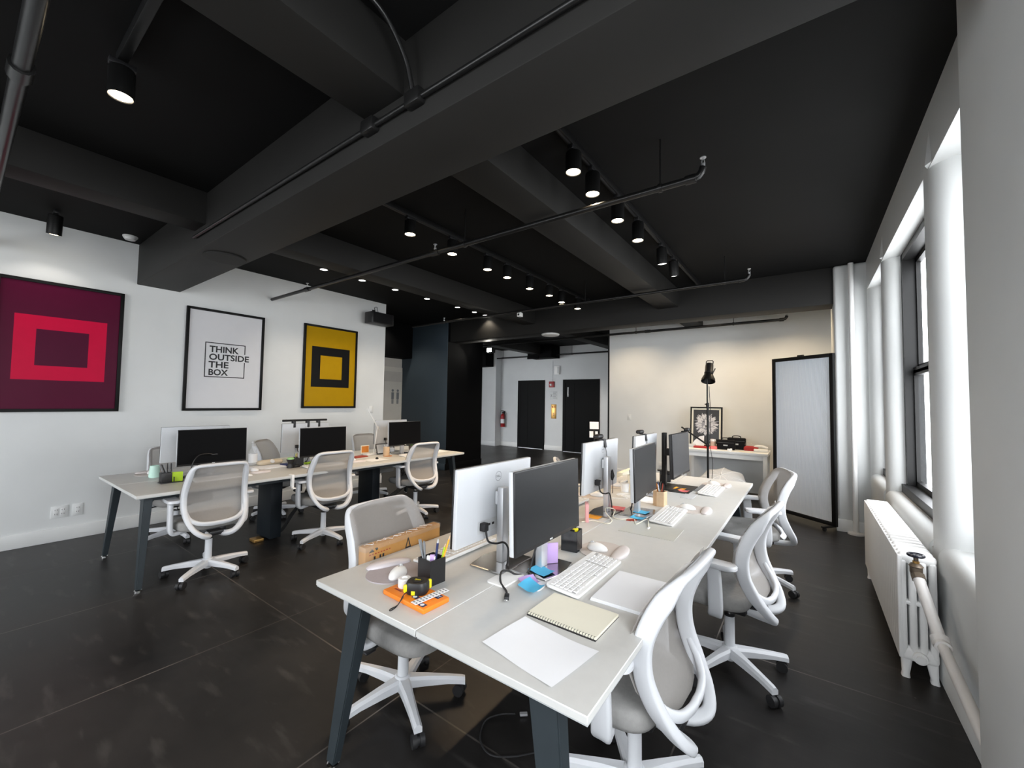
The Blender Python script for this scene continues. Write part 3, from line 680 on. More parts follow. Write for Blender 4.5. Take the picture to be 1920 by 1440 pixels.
# ------------------------------------------------------------------ bench desks
def bench(label, x0, x1, y0, y1):
    cx = (x0+x1)/2
    t = thing('bench_desk', label, 'desk', (cx, y0, 0), 0)
    W, L = (x1-x0), y1-y0
    for s in (-1, 1):
        m = MB(); a, b = (0.0015, W/2) if s > 0 else (-W/2, -0.0015)
        m.use(M_desk).bb(a, b, 0, L, T-0.021, T, r=0.002, seg=1)
        m.use(M_deskedge).bb(a+0.002, b-0.002, 0.004, L-0.004, T-0.026, T-0.0205)
        m.build('tabletop', None, t)
    m = MB()
    for s in (-1,1): m.bb(s*(W/2-0.16)-0.02, s*(W/2-0.16)+0.02, 0.12, L-0.12, T-0.075, T-0.0255)
    for y in (0.11, L-0.11): m.bb(-W/2+0.16, W/2-0.16, y-0.03, y+0.03, T-0.085, T-0.0255, r=0.003)
    m.build('under_frame', M_slate, t)
    for ye, dy in ((0.055, 1), (L-0.055, -1)):
        for s in (-1, 1):
            m = MB(); ft = Vector((s*(W/2-0.075), ye, 0.014)); tp = Vector((s*(W/2-0.172), ye+dy*0.045, T-0.03))
            def ring(p, w, d): return [p+Vector((-w/2,-d/2,0)), p+Vector((w/2,-d/2,0)), p+Vector((w/2,d/2,0)), p+Vector((-w/2,d/2,0))]
            m.rings([ring(ft, 0.050, 0.034), ring(tp, 0.098, 0.055)])
            bmesh.ops.bevel(m.bm, geom=m.bm.edges[:], offset=0.004, segments=2, affect='EDGES')
            lg = m.build('leg', M_slate, t)
            MB().lathe([(0,0),(0.024,0),(0.024,0.008),(0.010,0.012),(0.008,0.02)],16,(ft.x,ft.y,0)).build('levelling_foot', M_chrome, lg)
    for yc in (1.2, 2.4):
        MB().bb(-0.15, 0.15, yc-0.055, yc+0.055, 0.012, T-0.026, r=0.004).build('cable_column', M_column, t)
    m = MB(); m.bb(-0.13,0.13,0.35,L-0.35,T-0.13,T-0.125); m.bb(-0.13,-0.126,0.35,L-0.35,T-0.13,T-0.07); m.bb(0.126,0.13,0.35,L-0.35,T-0.13,T-0.07)
    m.build('cable_tray', M_blackmetal, t)
    return t
bench('long pale bench desk nearest the camera, between the windows and the other desk', -1.62, -0.425, 0.909, 4.485)
bench('long pale bench desk along the left wall under the pictures', -5.222, -3.975, 0.843, 4.362)
tag(MB().bb(-4.60,-4.48,1.86,1.95,0.0,0.03,r=0.006).build('floor_outlet_box', M_brass), 'small brass floor outlet box at the foot of the left desk column', 'floor outlet')

# ------------------------------------------------------------------ task chairs
def chair_proto():
    t = thing('task_chair', 'x', 'chair', (0,0,0), 0, 'white and grey mesh task chairs')
    half = [(0.03,-0.02,0.364),(0.036,-0.10,0.352),(0.058,-0.185,0.352),(0.105,-0.226,0.372),(0.158,-0.208,0.42),(0.192,-0.162,0.49),(0.206,-0.124,0.57),(0.208,-0.112,0.64),
            (0.205,-0.119,0.71),(0.197,-0.150,0.79),(0.188,-0.192,0.862),(0.176,-0.216,0.897),(0.150,-0.228,0.911),(0.08,-0.233,0.914)]
    pts = half + [(0,-0.234,0.9145)] + [(-x,y,z) for x,y,z in half[::-1]]
    P = crom(pts, 5)
    def sec(i):
        z = P[i].z; top = min(1,max(0,(z-0.84)/0.07)); low = min(1,max(0,(0.50-z)/0.1))
        w = 0.034-0.008*top; d = 0.060-0.032*top-0.016*low
        return rrect(w, d, 0.010, 2)
    m = MB(); m.sweep(P, sec, (0,1,0.25))
    U = [(0.200,-0.136,0.548),(0.180,-0.168,0.500),(0.125,-0.200,0.466),(0.05,-0.213,0.454),(0,-0.214,0.453)]
    U = crom(U+[(-x,y,z) for x,y,z in U[-2::-1]], 5)
    m.sweep(U, rrect(0.034,0.026,0.010,2), (0,1,0.25))
    m.build('back_frame', M_chairw, t, ang=50)
    # stretched mesh
    rows = [(0.452, 0.053, -0.186), (0.458, 0.118, -0.176), (0.47, 0.163, -0.16), (0.5, 0.197, -0.13), (0.545, 0.219, -0.096), (0.6, 0.228, -0.076), (0.64, 0.229, -0.07), (0.71, 0.225, -0.077), (0.79, 0.216, -0.109), (0.862, 0.207, -0.154), (0.897, 0.195, -0.183), (0.914, 0.173, -0.197), (0.926, 0.133, -0.204), (0.929, 0.083, -0.206)]
    n = 14; R = []
    bmv = MB()
    for z, w, y in rows:
        R.append([bmv.bm.verts.new((w*(2*k/n-1), y-0.014*(1-(2*k/n-1)**2)*min(1,max(0,(z-0.46)/0.1)), z)) for k in range(n+1)])
    for a, b in zip(R, R[1:]):
        for k in range(n): bmv.bm.faces.new((a[k],a[k+1],b[k+1],b[k]))
    bmv.build('mesh_backrest', M_mesh, t, ang=180)
    # seat cushion
    def outline(sc, z):
        o = []
        for k in range(40):
            a = 2*PI*k/40; c, s2 = math.cos(a), math.sin(a); e = 0.42
            x = 0.232*abs(c)**e*(1 if c>0 else -1); y = 0.225*abs(s2)**e*(1 if s2>0 else -1)
            x *= 1-0.06*max(0,-y)/0.235
            o.append(Vector((x*sc, y*sc+0.095, z - (0.018*max(0,(y-0.10)/0.13)**2 if z > 0.40 else 0))))
        return o
    m = MB(); m.rings([outline(0.90,0.388),outline(0.97,0.395),outline(1.0,0.412),outline(1.0,0.440),outline(0.975,0.456),outline(0.92,0.464),outline(0.6,0.462),outline(0.2,0.459)])
    m.build('seat', M_seat, t, ang=60)
    m = MB(); m.bb(-0.09,0.09,-0.10,0.12,0.335,0.388,r=0.012); m.bb(-0.05,0.05,-0.18,-0.08,0.345,0.38,r=0.008); m.build('tilt_mechanism', M_blackplastic, t)
    MB().cyl((0.08,0.03,0.365),(0.22,0.05,0.36),0.006,8).box((0.235,0.05,0.36),(0.05,0.03,0.010),r=0.004).build('lift_lever', M_blackplastic, t)
    m = MB(); m.use(M_chairw).lathe([(0.026,0.10),(0.025,0.285),(0.0,0.285)],18); m.use(M_blackplastic).lathe([(0.027,0.283),(0.027,0.293),(0.014,0.295)],18); m.use(M_chrome).lathe([(0.013,0.29),(0.013,0.345)],14)
    m.build('gas_lift', None, t)
    m = MB(); m.lathe([(0.0,0.045),(0.024,0.045),(0.026,0.068),(0.046,0.072),(0.044,0.11),(0.032,0.125),(0.0,0.127)],20)
    for k in range(5):
        a = 2*PI*k/5; c = Vector((math.cos(a),math.sin(a),0)); s2 = Vector((-math.sin(a),math.cos(a),0)); u = Vector((0,0,1)); rr = []
        for d, w, zt, zb in ((0.025,0.060,0.118,0.072),(0.12,0.046,0.112,0.070),(0.22,0.038,0.101,0.068),(0.285,0.036,0.092,0.060),(0.300,0.034,0.088,0.056)):
            p = c*d; rr.append([p+s2*(w/2)+u*zb, p+s2*(w/2)+u*(zt-0.012), p+s2*(w/2-0.010)+u*zt, p-s2*(w/2-0.010)+u*zt, p-s2*(w/2)+u*(zt-0.012), p-s2*(w/2)+u*zb])
        m.rings(rr)
    b = m.build('five_star_base', M_chairw, t)
    for k in range(5):
        a = 2*PI*k/5; w = a+1.1+k*0.9
        m = MB(); cx, cy = 0.285*math.cos(a), 0.285*math.sin(a)
        ax = Vector((math.cos(w),math.sin(w),0)); fw = Vector((-math.sin(w),math.cos(w),0)); c = Vector((cx,cy,0.027))+fw*0.012
        for s2 in (-1,1): m.cyl(c+ax*(s2*0.006), c+ax*(s2*0.026), 0.027, 18)
        m.cyl((cx,cy,0.03),(cx,cy,0.066),0.010,10)
        m.cyl(c-ax*0.008, c+ax*0.008, 0.021, 12)
        m.build('caster', M_rubber, b)
    for s2 in (-1,1):
        m = MB(); x = 0.285*s2
        pth = [Vector((0.16*s2,0.02,0.382)),Vector((0.222*s2,0.012,0.372)),Vector((0.250*s2,0.005,0.382)),Vector((0.260*s2,0.0,0.42)),Vector((0.261*s2,0.003,0.52)),Vector((0.261*s2,0.008,0.60)),Vector((0.258*s2,0.012,0.622))]
        pth = crom(pth,3); nn = len(pth)
        m.sweep(pth, lambda i: rrect(0.030, 0.070-0.012*abs(i/nn-0.5)+(0.05*max(0,(i/nn-0.85)/0.15)), 0.010, 2), (0,1,0))
        arm = m.build('arm_post', M_chairw, t, ang=50)
        m = MB(); m.rings([[Vector((px+0.254*s2, py+0.025, z-0.010)) for px, py in rrect(0.085*k2, 0.25*k2+ (0 if k2==1 else 0.004), 0.035*k2, 5)] for z, k2 in ((0.630,0.90),(0.636,1.0),(0.648,1.0),(0.656,0.93),(0.657,0.6))])
        m.build('arm_pad', M_chairw, arm)
    return t
PROTO = chair_proto()
first = [True]
def chair(label, x, y, facing, base_deg=0.0):
    rz = math.radians(facing)-PI/2
    if first[0]:
        r = PROTO; first[0] = False; r.location = (x,y,0); r.rotation_euler = (0,0,rz); r['label'] = label
    else:
        r = dup(PROTO, (x,y,0), rz, label)
    for c in r.children:
        if c.name.startswith('five_star_base'): c.rotation_euler = (0,0,math.radians(base_deg)-rz)
    return r
chair('task chair at the lower right, tucked under the near end of the near desk', -0.530, 1.535, 176, 54)
chair('middle task chair on the window side of the near desk, pulled out', -0.366, 2.605, 174, 30)
chair('farthest task chair on the window side, turned toward the desk corner', -0.352, 3.975, 200, 40)
chair('task chair left of the near desk with a wrapped cardboard box on its seat', -1.606, 1.356, 1, 45)
chair('task chair on the far left side of the near desk, mostly hidden behind monitors', -1.71, 3.46, 32, 10)
chair('front task chair at the near end of the left desk, below the white poster', -4.03, 1.325, 178, 22)
chair('middle task chair in front of the left desk, below the yellow print', -4.064, 2.335, 176, 4)
chair('far task chair in front of the left desk, nearest the dark pillar', -4.075, 3.565, 175, -13)
chair('task chair against the left wall behind the first monitors, with only its edge showing', -5.27, 1.44, 2, 3)
chair('task chair against the left wall turned sideways beside the clear bottle', -5.38, 2.47, 42, -8)
chair('task chair against the left wall behind the white desk lamp', -5.30, 3.76, -3, 20)

# ------------------------------------------------------------------ monitors
def monitor(label, x, y, rz, zlow=0.128, w=0.54, h=0.328, back=M_moniback, stand=M_satin, base=M_silver, screen=M_screen, logo=True, cable=True, px=0.055, group='desk monitors', basew=(0.20,0.24), tilt=0.03, zt=0.0, ch=0.222):
    """screen faces local +X ; root on the desk top"""
    t = thing('monitor', label, 'monitor', (x,y,T+zt), rz, group)
    R = Matrix.Rotation(-tilt,3,'Y'); zc = zlow+h/2
    def L(o): 
        o.data.transform(Matrix.Translation((px,0,zc)) @ R.to_4x4()); return o
    m = MB(); m.bb(-0.022,0.0,-w/2,w/2,-h/2,h/2,r=0.004)
    L(m.build('back_shell', back, t))
    L(MB().bb(0.0,0.009,-w/2,w/2,-h/2,h/2,r=0.002).build('bezel', M_bezel, t))
    m = MB(); m.use(screen).bb(0.0088,0.0095,-w/2+0.004,w/2-0.004,-h/2+0.016,h/2-0.005)
    m.use(M_port).bb(0.0088,0.0096,-0.012,0.012,-h/2+0.005,-h/2+0.011)
    L(m.build('screen', None, t))
    m = MB(); m.use(M_port).bb(-0.0228,-0.021,0.0,0.135,-h/2+0.030,-h/2+0.085)
    m.use(M_ink)
    for k in range(4): m.bb(-0.0236,-0.0225,0.02+0.028*k,0.036+0.028*k,-h/2+0.055,-h/2+0.065)
    L(m.build('port_panel', None, t))
    if logo:
        m = MB(); n = 28
        for r0, r1 in ((0.0225,0.0205),):
            for k in range(n):
                a, b2 = 2*PI*k/n, 2*PI*(k+1)/n
                m.poly([(-0.0225,r0*math.cos(a),0.105+r0*math.sin(a)),(-0.0225,r0*math.cos(b2),0.105+r0*math.sin(b2)),(-0.0225,r1*math.cos(b2),0.105+r1*math.sin(b2)),(-0.0225,r1*math.cos(a),0.105+r1*math.sin(a))])
        text_into(m, 'DELL', 0.033, 0.0095, lambda u, v: Vector((-0.0225, 0.0165-u, 0.100+v)), 0.03)
        L(m.build('maker_emblem', M_greyink, t))
    # stand: base plate, column, neck
    bx, by = basew
    m = MB(); m.prism([(-bx*0.42,-by/2),(bx*0.45,-by/2),(bx*0.58,0),(bx*0.45,by/2),(-bx*0.42,by/2)],0.0,0.010)
    bmesh.ops.bevel(m.bm, geom=[e for e in m.bm.edges if abs(e.verts[0].co.z-e.verts[1].co.z)<1e-5], offset=0.003, segments=1, affect='EDGES')
    m.build('stand_base', base, t)
    m = MB(); m.bb(-0.018,0.016,-0.026,0.026,0.010,zlow+ch,r=0.004); m.build('stand_column', stand, t)
    m = MB(); m.bb(0.012,px-0.028,-0.028,0.028,zc-0.02,zc+0.04,r=0.004); m.build('neck', back if back is not M_blackplastic else M_blackplastic, t)
    if cable:
        m = MB(); m.bb(px-0.05,px-0.022,0.095,0.125,zlow+0.045,zlow+0.080,r=0.003)
        m.tube(crom([(px-0.045,0.11,zlow+0.05),(px-0.055,0.105,zlow+0.005),(px-0.07,0.07,zlow-0.012),(-0.030,0.03,zlow-0.015),(-0.032,0.0,0.07),(-0.045,0.02,0.02),(-0.06,0.05,0.0145)],6),0.0045,6)
        m.build('power_cable', M_rubber, t)
    return t
monitor('white-backed monitor at the near left of the near desk, facing away to the left', -1.135, 1.515, PI, zlow=0.120)
monitor('dark-screened monitor at the near end of the near desk, facing the windows', -0.962, 1.575, 0.0, zlow=0.130, px=0.034)
monitor('white-backed monitor with a webcam, second on the left side of the near desk', -1.10, 2.63, PI, zlow=0.150, basew=(0.17,0.26))
monitor('dark-screened monitor second on the window side of the near desk', -0.935, 2.75, 0.06, zlow=0.125, px=0.05)
monitor('white-backed monitor with a webcam, far left of the near desk', -1.045, 3.40, PI, zlow=0.150)
monitor('grey screen with a black stand at the far window side of the near desk', -1.035, 3.76, 0.0, zlow=0.118, w=0.555, h=0.365, ch=0.36, back=M_blackplastic, stand=M_blackmetal, base=M_blackmetal, logo=False, px=0.135,
        screen=mat('grey_reflective_screen',(0.05,0.05,0.052),0.22,var=0.03), basew=(0.26,0.30))
monitor('black monitor at the near end of the left desk, below the white poster', -4.50, 1.465, 0.0, zlow=0.122, h=0.318, screen=M_screen_off)
monitor('pale monitor back peeking out behind the first black monitor of the left desk', -4.72, 1.43, PI, zlow=0.125, h=0.325)
monitor('black monitor in the middle of the left desk, below the yellow print', -4.49, 2.52, 0.0, zlow=0.092, h=0.318, screen=M_screen_off)
monitor('white monitor with a light bar on top, middle of the left desk', -4.73, 2.49, PI, zlow=0.120, h=0.325)
monitor('black monitor at the far end of the left desk, before the slate pillar', -4.50, 3.68, 0.0, zlow=0.120, h=0.318, screen=M_screen_off)
monitor('white monitor back behind the farthest black monitor of the left desk', -4.77, 3.73, PI, zlow=0.120, h=0.325)

def webcam(label, x, y, z, rz, drop):
    """sits on a monitor's top edge ; lens looks local +X"""
    t = thing('webcam', label, 'webcam', (x,y,z), rz, 'webcams on the monitors')
    MB().bb(-0.01,0.035,-0.045,0.045,0.006,0.036,r=0.012,seg=3).build('camera_body', M_blackplastic, t)
    MB().cyl((0.034,0,0.021),(0.037,0,0.021),0.010).build('lens', M_screen, t)
    m = MB(); m.bb(-0.030,0.012,-0.020,0.020,0.0,0.007,r=0.002); m.rings([[Vector((-0.034,-0.022,0.006)),Vector((-0.034,0.022,0.006)),Vector((-0.026,0.022,0.006)),Vector((-0.026,-0.022,0.006))],[Vector((-0.046,-0.012,-0.05)),Vector((-0.046,0.012,-0.05)),Vector((-0.036,0.012,-0.05)),Vector((-0.036,-0.012,-0.05))]])
    m.build('clip', M_blackplastic, t)
    m = MB(); P = crom([(-0.04,0,-0.045),(-0.045,-0.012,-0.11),(-0.043,-0.015,-0.17),(-0.075,-0.03,-0.22),(-0.085,-0.02,-0.28),(-0.08,-0.03,-drop)],6)
    m.tube(P,0.0022,6); m.tube([(-0.078,-0.03,-0.20),(-0.083,-0.02,-0.24),(-0.081,-0.022,-0.27)],0.014,8,rs=[0.005,0.015,0.006]); m.build('cable', M_rubber, t)
    return t
webcam('black webcam clipped on the second white monitor of the near desk', -1.163, 2.655, T+0.150+0.330, PI, 0.36)
webcam('black webcam clipped on the far white monitor of the near desk', -1.108, 3.36, T+0.150+0.330, PI, 0.30)
webcam('small black webcam on top of the grey screen at the desk end', -0.895, 3.93, T+0.118+0.367, 0, 0.2)
t = thing('monitor_light_bar', 'black light bar clamped along the top of a white monitor on the left desk', 'light bar', (-4.79,2.49,T+0.448), 0)
MB().cyl((0.0,-0.26,0.03),(0.0,0.26,0.03),0.012).build('bar', M_blackmetal, t)
m = MB()
for y in (-0.14,0.02,0.15): m.bb(-0.012,0.025,y-0.018,y+0.018,-0.002,0.024,r=0.003).bb(0.022,0.034,y-0.014,y+0.014,-0.05,0.01,r=0.003)
m.build('clamp', M_blackplastic, t)
# ------------------------------------------------------------------ things on the desks
def keyboard_proto():
    t = thing('keyboard', 'x', 'keyboard', (0,0,0), 0, 'white keyboards')
    m = MB(); W, L = 0.142, 0.445
    m.rings([[Vector((x,y,z+0.006*(-x/0.07)+0.004)) for x,y in rrect(W*k,L*k+0.0,0.012,3)] for z,k in ((-0.002,0.975),(0.004,1.0),(0.010,1.0),(0.013,0.985))])
    for v in m.bm.verts: v.co.z = max(v.co.z, 0.0)
    m.build('keyboard_body', M_white, t)
    m = MB()
    m.use(M_kbgap)
    for (a,b,c,d) in ((-0.050,0.054,-0.210,0.082),(-0.050,0.054,0.094,0.212)):
        m.poly([(a,c,0.0175+0.006*(-a/0.07)),(b,c,0.0175+0.006*(-b/0.07)),(b,d,0.0175+0.006*(-b/0.07)),(a,d,0.0175+0.006*(-a/0.07))])
    m.use(M_key)
    def key(x, y, w, l):
        z = 0.0172+0.006*(-x/0.07)
        m.rings([[Vector((x-w/2,y-l/2,z)),Vector((x+w/2,y-l/2,z)),Vector((x+w/2,y+l/2,z)),Vector((x-w/2,y+l/2,z))],
                 [Vector((x-w*0.40,y-l*0.42,z+0.0045)),Vector((x+w*0.40,y-l*0.42,z+0.0045)),Vector((x+w*0.40,y+l*0.42,z+0.0045)),Vector((x-w*0.40,y+l*0.42,z+0.0045))]])
    for r in range(6):
        x = -0.044+0.0185*r
        if r < 5:
            n = 15
            for k in range(n): key(x, -0.201+0.0195*k, 0.0155, 0.0165)
        else:
            y = -0.203
            for l in (0.024,0.02,0.02,0.115,0.02,0.02,0.02,0.024): key(x, y+l/2, 0.0155, l-0.002); y += l+0.003
        for k in range(4 if r else 3): key(x, 0.110+0.0275*k, 0.0155, 0.022)
    m.build('keys', None, t)
    return t
KB = keyboard_proto(); kb1 = [True]
def keyboard(label, x, y, rz):
    if kb1[0]:
        kb1[0] = False; KB.location = (x,y,T); KB.rotation_euler = (0,0,rz); KB['label'] = label; return KB
    return dup(KB, (x,y,T), rz, label)
keyboard('white keyboard in front of the near dark-screened monitor', -0.772, 1.630, 0.0)
keyboard('white keyboard behind the black pen cup, under the near white monitor', -1.395, 1.495, PI)
keyboard('white keyboard left of the second white monitor on the near desk', -1.395, 2.62, PI)
keyboard('white keyboard in front of the second dark-screened monitor', -0.738, 2.79, 0.03)
keyboard('white keyboard at the far left of the near desk', -1.44, 3.83, PI)
keyboard('white keyboard at the far end of the near desk, before the grey screen', -0.665, 3.83, 0.0)
keyboard('white keyboard before the near black monitor on the left desk', -4.30, 1.50, 0.0)
keyboard('white keyboard before the middle black monitor on the left desk', -4.29, 2.46, 0.0)
keyboard('white keyboard before the far black monitor on the left desk', -4.26, 3.70, 0.05)

def mouse_proto():
    t = thing('mouse', 'x', 'mouse', (0,0,0), 0, 'white computer mice')
    m = MB(); R = []
    for zf, k in ((0.0,0.90),(0.12,1.0),(0.35,1.0),(0.65,0.86),(0.88,0.58),(0.97,0.30),(1.0,0.05)):
        ring = []
        for j in range(24):
            a = 2*PI*j/24; y = 0.031*math.cos(a); x = 0.052*math.sin(a)
            w = 1-0.10*(x/0.052)
            ring.append(Vector((x*k+(0.004*zf), y*k*w, 0.035*zf*(1-0.18*(x*k/0.052)))))
        R.append(ring)
    m.rings(R); m.build('mouse_shell', M_white, t, ang=70)
    MB().cyl((-0.026,-0.004,0.034),(-0.026,0.004,0.034),0.0075,14).build('scroll_wheel', M_port, t)
    m = MB(); m.tube([(-0.046,0,0.026),(-0.035,0,0.0325),(-0.018,0,0.0355),(-0.005,0,0.0358)],0.0009,5); m.build('button_split', M_greyink, t)
    return t
MO = mouse_proto(); mo1 = [True]
def mouse(label, x, y, rz, z=T+0.004):
    if mo1[0]:
        mo1[0] = False; MO.location = (x,y,z); MO.rotation_euler = (0,0,rz); MO['label'] = label; return MO
    return dup(MO, (x,y,z), rz, label)
def pad(label, x, y, rz, cloth=M_pad, gel=M_padw):
    """wrist rest toward local +X"""
    t = thing('mouse_pad', label, 'mouse pad', (x,y,T), rz, 'mouse pads with wrist rests')
    pts = []
    for j in range(36):
        a = 2*PI*j/36; pts.append((0.108*math.cos(a), 0.122*math.sin(a)))
    m = MB(); m.prism(pts, 0.0, 0.004); m.build('pad_disc', cloth, t)
    m = MB(); R = []
    for zf, k in ((0.0,1.0),(0.35,1.03),(0.7,0.90),(0.95,0.55),(1.0,0.1)):
        ring = []
        for j in range(28):
            a = 2*PI*j/28; c, s2 = math.cos(a), math.sin(a)
            yy = 0.098*s2*k; xx = 0.036*c*k*(1-0.22*math.cos(2*a)*0.5)
            ring.append(Vector((0.098+xx-0.9*yy*yy, yy, 0.0005+0.021*zf)))
        R.append(ring)
    m.rings(R); m.build('wrist_rest', gel, t, ang=70)
    return t
pad('grey mauve mouse pad beside the tape measure, near corner of the near desk', -1.425, 1.150, PI-0.35, M_padg, mat('mauve_wrist_gel',(0.62,0.58,0.60),0.35,var=0.03))
mouse('white mouse on the grey mauve pad near the pen cup', -1.385, 1.128, -1.2)
pad('beige mouse pad right of the keyboard at the near dark-screened monitor', -0.840, 1.945, 0.10)
mouse('white mouse on the beige pad behind the nearest keyboard', -0.855, 1.925, 0.05)
pad('beige mouse pad beyond the second window-side keyboard', -0.665, 3.075, 0.10)
mouse('white mouse on the pad beyond the second window-side keyboard', -0.685, 3.055, 0.1)
pad('beige mouse pad at the far window-side corner of the near desk', -0.690, 4.145, 0.05)
mouse('white mouse on the pad at the far window-side corner', -0.700, 4.125, 0.05)
pad('pale mouse pad behind the second white monitor of the near desk', -1.37, 3.03, PI)
mouse('white mouse on the pad behind the second white monitor', -1.35, 3.02, PI)
pad('pale mouse pad next to the far left keyboard on the near desk', -1.40, 3.50, PI)
mouse('white mouse next to the far left keyboard on the near desk', -1.375, 3.49, PI)
pad('beige mouse pad right of the first front chair on the left desk', -4.44, 1.835, 0.0)
mouse('white mouse on the left desk pad beside the first front chair', -4.45, 1.825, 0.1)
pad('beige mouse pad at the wall-side near corner of the left desk', -5.02, 1.165, PI)
mouse('white mouse at the wall-side near corner of the left desk', -5.00, 1.16, PI)
pad('beige mouse pad behind the middle front chair of the left desk', -4.36, 2.86, 0.0)
mouse('white mouse behind the middle front chair of the left desk', -4.37, 2.85, 0.0)

def slab(name, label, cat, m, x, y, w, l, h, rz=0.0, z=T, r=0.001, group=None):
    """flat box with its base at z"""
    return tag(MB().box((0,0,h/2),(w,l,h),r=r,seg=1).build(name, m, None, (x,y,z), rz), label, cat, group)
def sheet(name, label, cat, m, pts, z=T+0.0005, curl=0.0, group=None, nx=8):
    """a sheet through four corners, gently curled"""
    A, B, Cc, D = [Vector((p[0],p[1],0)) for p in pts]; c = (A+B+Cc+D)/4
    bm_ = MB(); V = []
    for i in range(nx+1):
        row = []
        for j in range(nx+1):
            u, v = i/nx, j/nx; p = (A*(1-u)+B*u)*(1-v)+(D*(1-u)+Cc*u)*v
            e = (2*u-1)**2*(0.4+0.6*v) ; row.append(bm_.bm.verts.new(p-c+Vector((0,0,curl*e+0.25*curl*math.sin(5*u+3*v)**2))))
        V.append(row)
    for i in range(nx):
        for j in range(nx): bm_.bm.faces.new((V[i][j],V[i+1][j],V[i+1][j+1],V[i][j+1]))
    return tag(bm_.build(name, m, None, (c.x,c.y,z), ang=180), label, cat, group)
k = 1.018
# --- near end of the near desk
def sc(*pts): return [(p[0]*k, p[1]*k) for p in pts]
sheet('paper_sheet', 'white sheet of paper at the near edge of the near desk', 'paper', M_paper, sc((-0.796,0.969),(-0.530,0.923),(-0.494,1.130),(-0.771,1.162)), curl=0.006)
m = MB()
for i in range(5): m.box((0.0008*i,0.0006*i,0.001+0.0021*i),(0.216,0.300,0.0018))
tag(m.build('paper_stack', M_paper, None, (-0.560,1.588,T), 0.02), 'stack of white paper behind the nearest window-side chair', 'paper')
t = thing('spiral_notebook', 'cream spiral notebook lying beside the white sheet', 'notebook', (-0.663,1.294,T), -0.015)
m = MB(); m.use(M_ink).bb(-0.128,0.128,-0.093,0.093,0,0.0015); m.use(M_cream).bb(-0.127,0.127,-0.086,0.092,0.0015,0.010); m.build('pages', None, t)
m = MB()
for i in range(26):
    x = -0.122+0.0098*i; pts = [(x,-0.089+0.0065*math.cos(a*PI/4),0.006+0.0065*math.sin(a*PI/4)) for a in range(8)]
    m.tube(pts,0.0009,5,closed=True)
m.build('wire_binding', M_blackmetal, t)
t = thing('orange_box', 'flat orange box with navy and white labels under the tape measure', 'box', (-1.187,1.052,T), -0.045)
MB().bb(-0.118,0.118,-0.060,0.060,0,0.018,r=0.004).build('box_body', M_orange, t)
m = MB(); z = 0.0183
def quad(x0,x1,y0,y1,zz=z): m.poly([(x0,y0,zz),(x1,y0,zz),(x1,y1,zz),(x0,y1,zz)])
m.use(M_navy); quad(0.052,0.098,0.022,0.050); quad(0.012,0.040,-0.030,-0.010); quad(0.075,0.104,-0.052,-0.030)
m.use(M_redink); quad(-0.095,-0.045,0.005,0.012); quad(-0.100,-0.050,-0.012,-0.004); quad(-0.09,-0.05,-0.03,-0.022)
m.use(M_paper); text_into(m,'EASY',0.036,0.014,lambda u,v: Vector((0.058+u,0.030+v,z+0.0003)),0.02)
for cx, cy in ((0.022,-0.020),(0.088,-0.041)):
    m.poly([(cx+0.008*math.cos(2*PI*j/14),cy+0.008*math.sin(2*PI*j/14),z+0.0003) for j in range(14)])
m.build('printed_label', None, t)
t = thing('tape_measure', 'black and yellow tape measure on the orange box', 'tape measure', (-1.188,1.062,T+0.0187), 0.5)
m = MB(); m.rings([[Vector((x,y,z)) for x,y in rrect(0.082*s2,0.070*s2,0.026*s2,5)] for z,s2 in ((0,0.92),(0.005,1.0),(0.034,1.0),(0.042,0.90),(0.0425,0.5))])
m.build('case', M_blackplastic, t)
m = MB(); m.box((0.034,0.028,0.021),(0.020,0.016,0.034),r=0.006,rot=Matrix.Rotation(0.7,3,'Z')); m.box((-0.036,-0.026,0.021),(0.018,0.014,0.030),r=0.006,rot=Matrix.Rotation(0.7,3,'Z')); m.box((-0.005,-0.0345,0.010),(0.014,0.004,0.014),r=0.001); m.box((0.012,0.036,0.021),(0.012,0.003,0.030),r=0.001)
m.build('yellow_grip', M_yellow, t)
m = MB(); m.lathe([(0.020,0.042),(0.022,0.044),(0.012,0.045),(0,0.045)],20,(0,0,0)); m.build('top_badge', M_ink, t)
m = MB(); m.use(M_yellow); text_into(m,'5m',0.022,0.012,lambda u,v: Vector((-0.011+u,-0.006+v,0.0455)),0.02); m.build('size_mark', None, t)
m = MB(); m.tube(crom([(-0.03,-0.034,0.012),(-0.036,-0.05,0.006),(-0.045,-0.075,-0.015),(-0.060,-0.105,-0.0165),(-0.055,-0.115,-0.0165),(-0.045,-0.085,-0.0155),(-0.034,-0.052,0.004)],5),0.0018,6); m.build('wrist_strap', M_rubber, t)
tag(MB().lathe([(0.0,0),(0.024,0),(0.025,0.003),(0.025,0.030),(0.022,0.033),(0.012,0.033),(0.010,0.028),(0,0.028)],22).build('tape_roll', M_white, None, (-1.262,1.062,T+0.0187)), 'small white roll on the orange box beside the tape measure', 'tape roll')
t = tag(MB().box((0,0,0.0006),(0.030,0.150,0.0012)).build('paper_strip', M_paper, None, (-1.118,1.062,T+0.0222), -0.10), 'white dotted paper strip lying on the orange box', 'paper strip')
m = MB()
for i in range(10):
    for j in (-1,1): m.box((0.007*j,-0.066+0.0145*i,0.0014),(0.009,0.006,0.0003))
m.build('printed_dots', M_greyink, t)
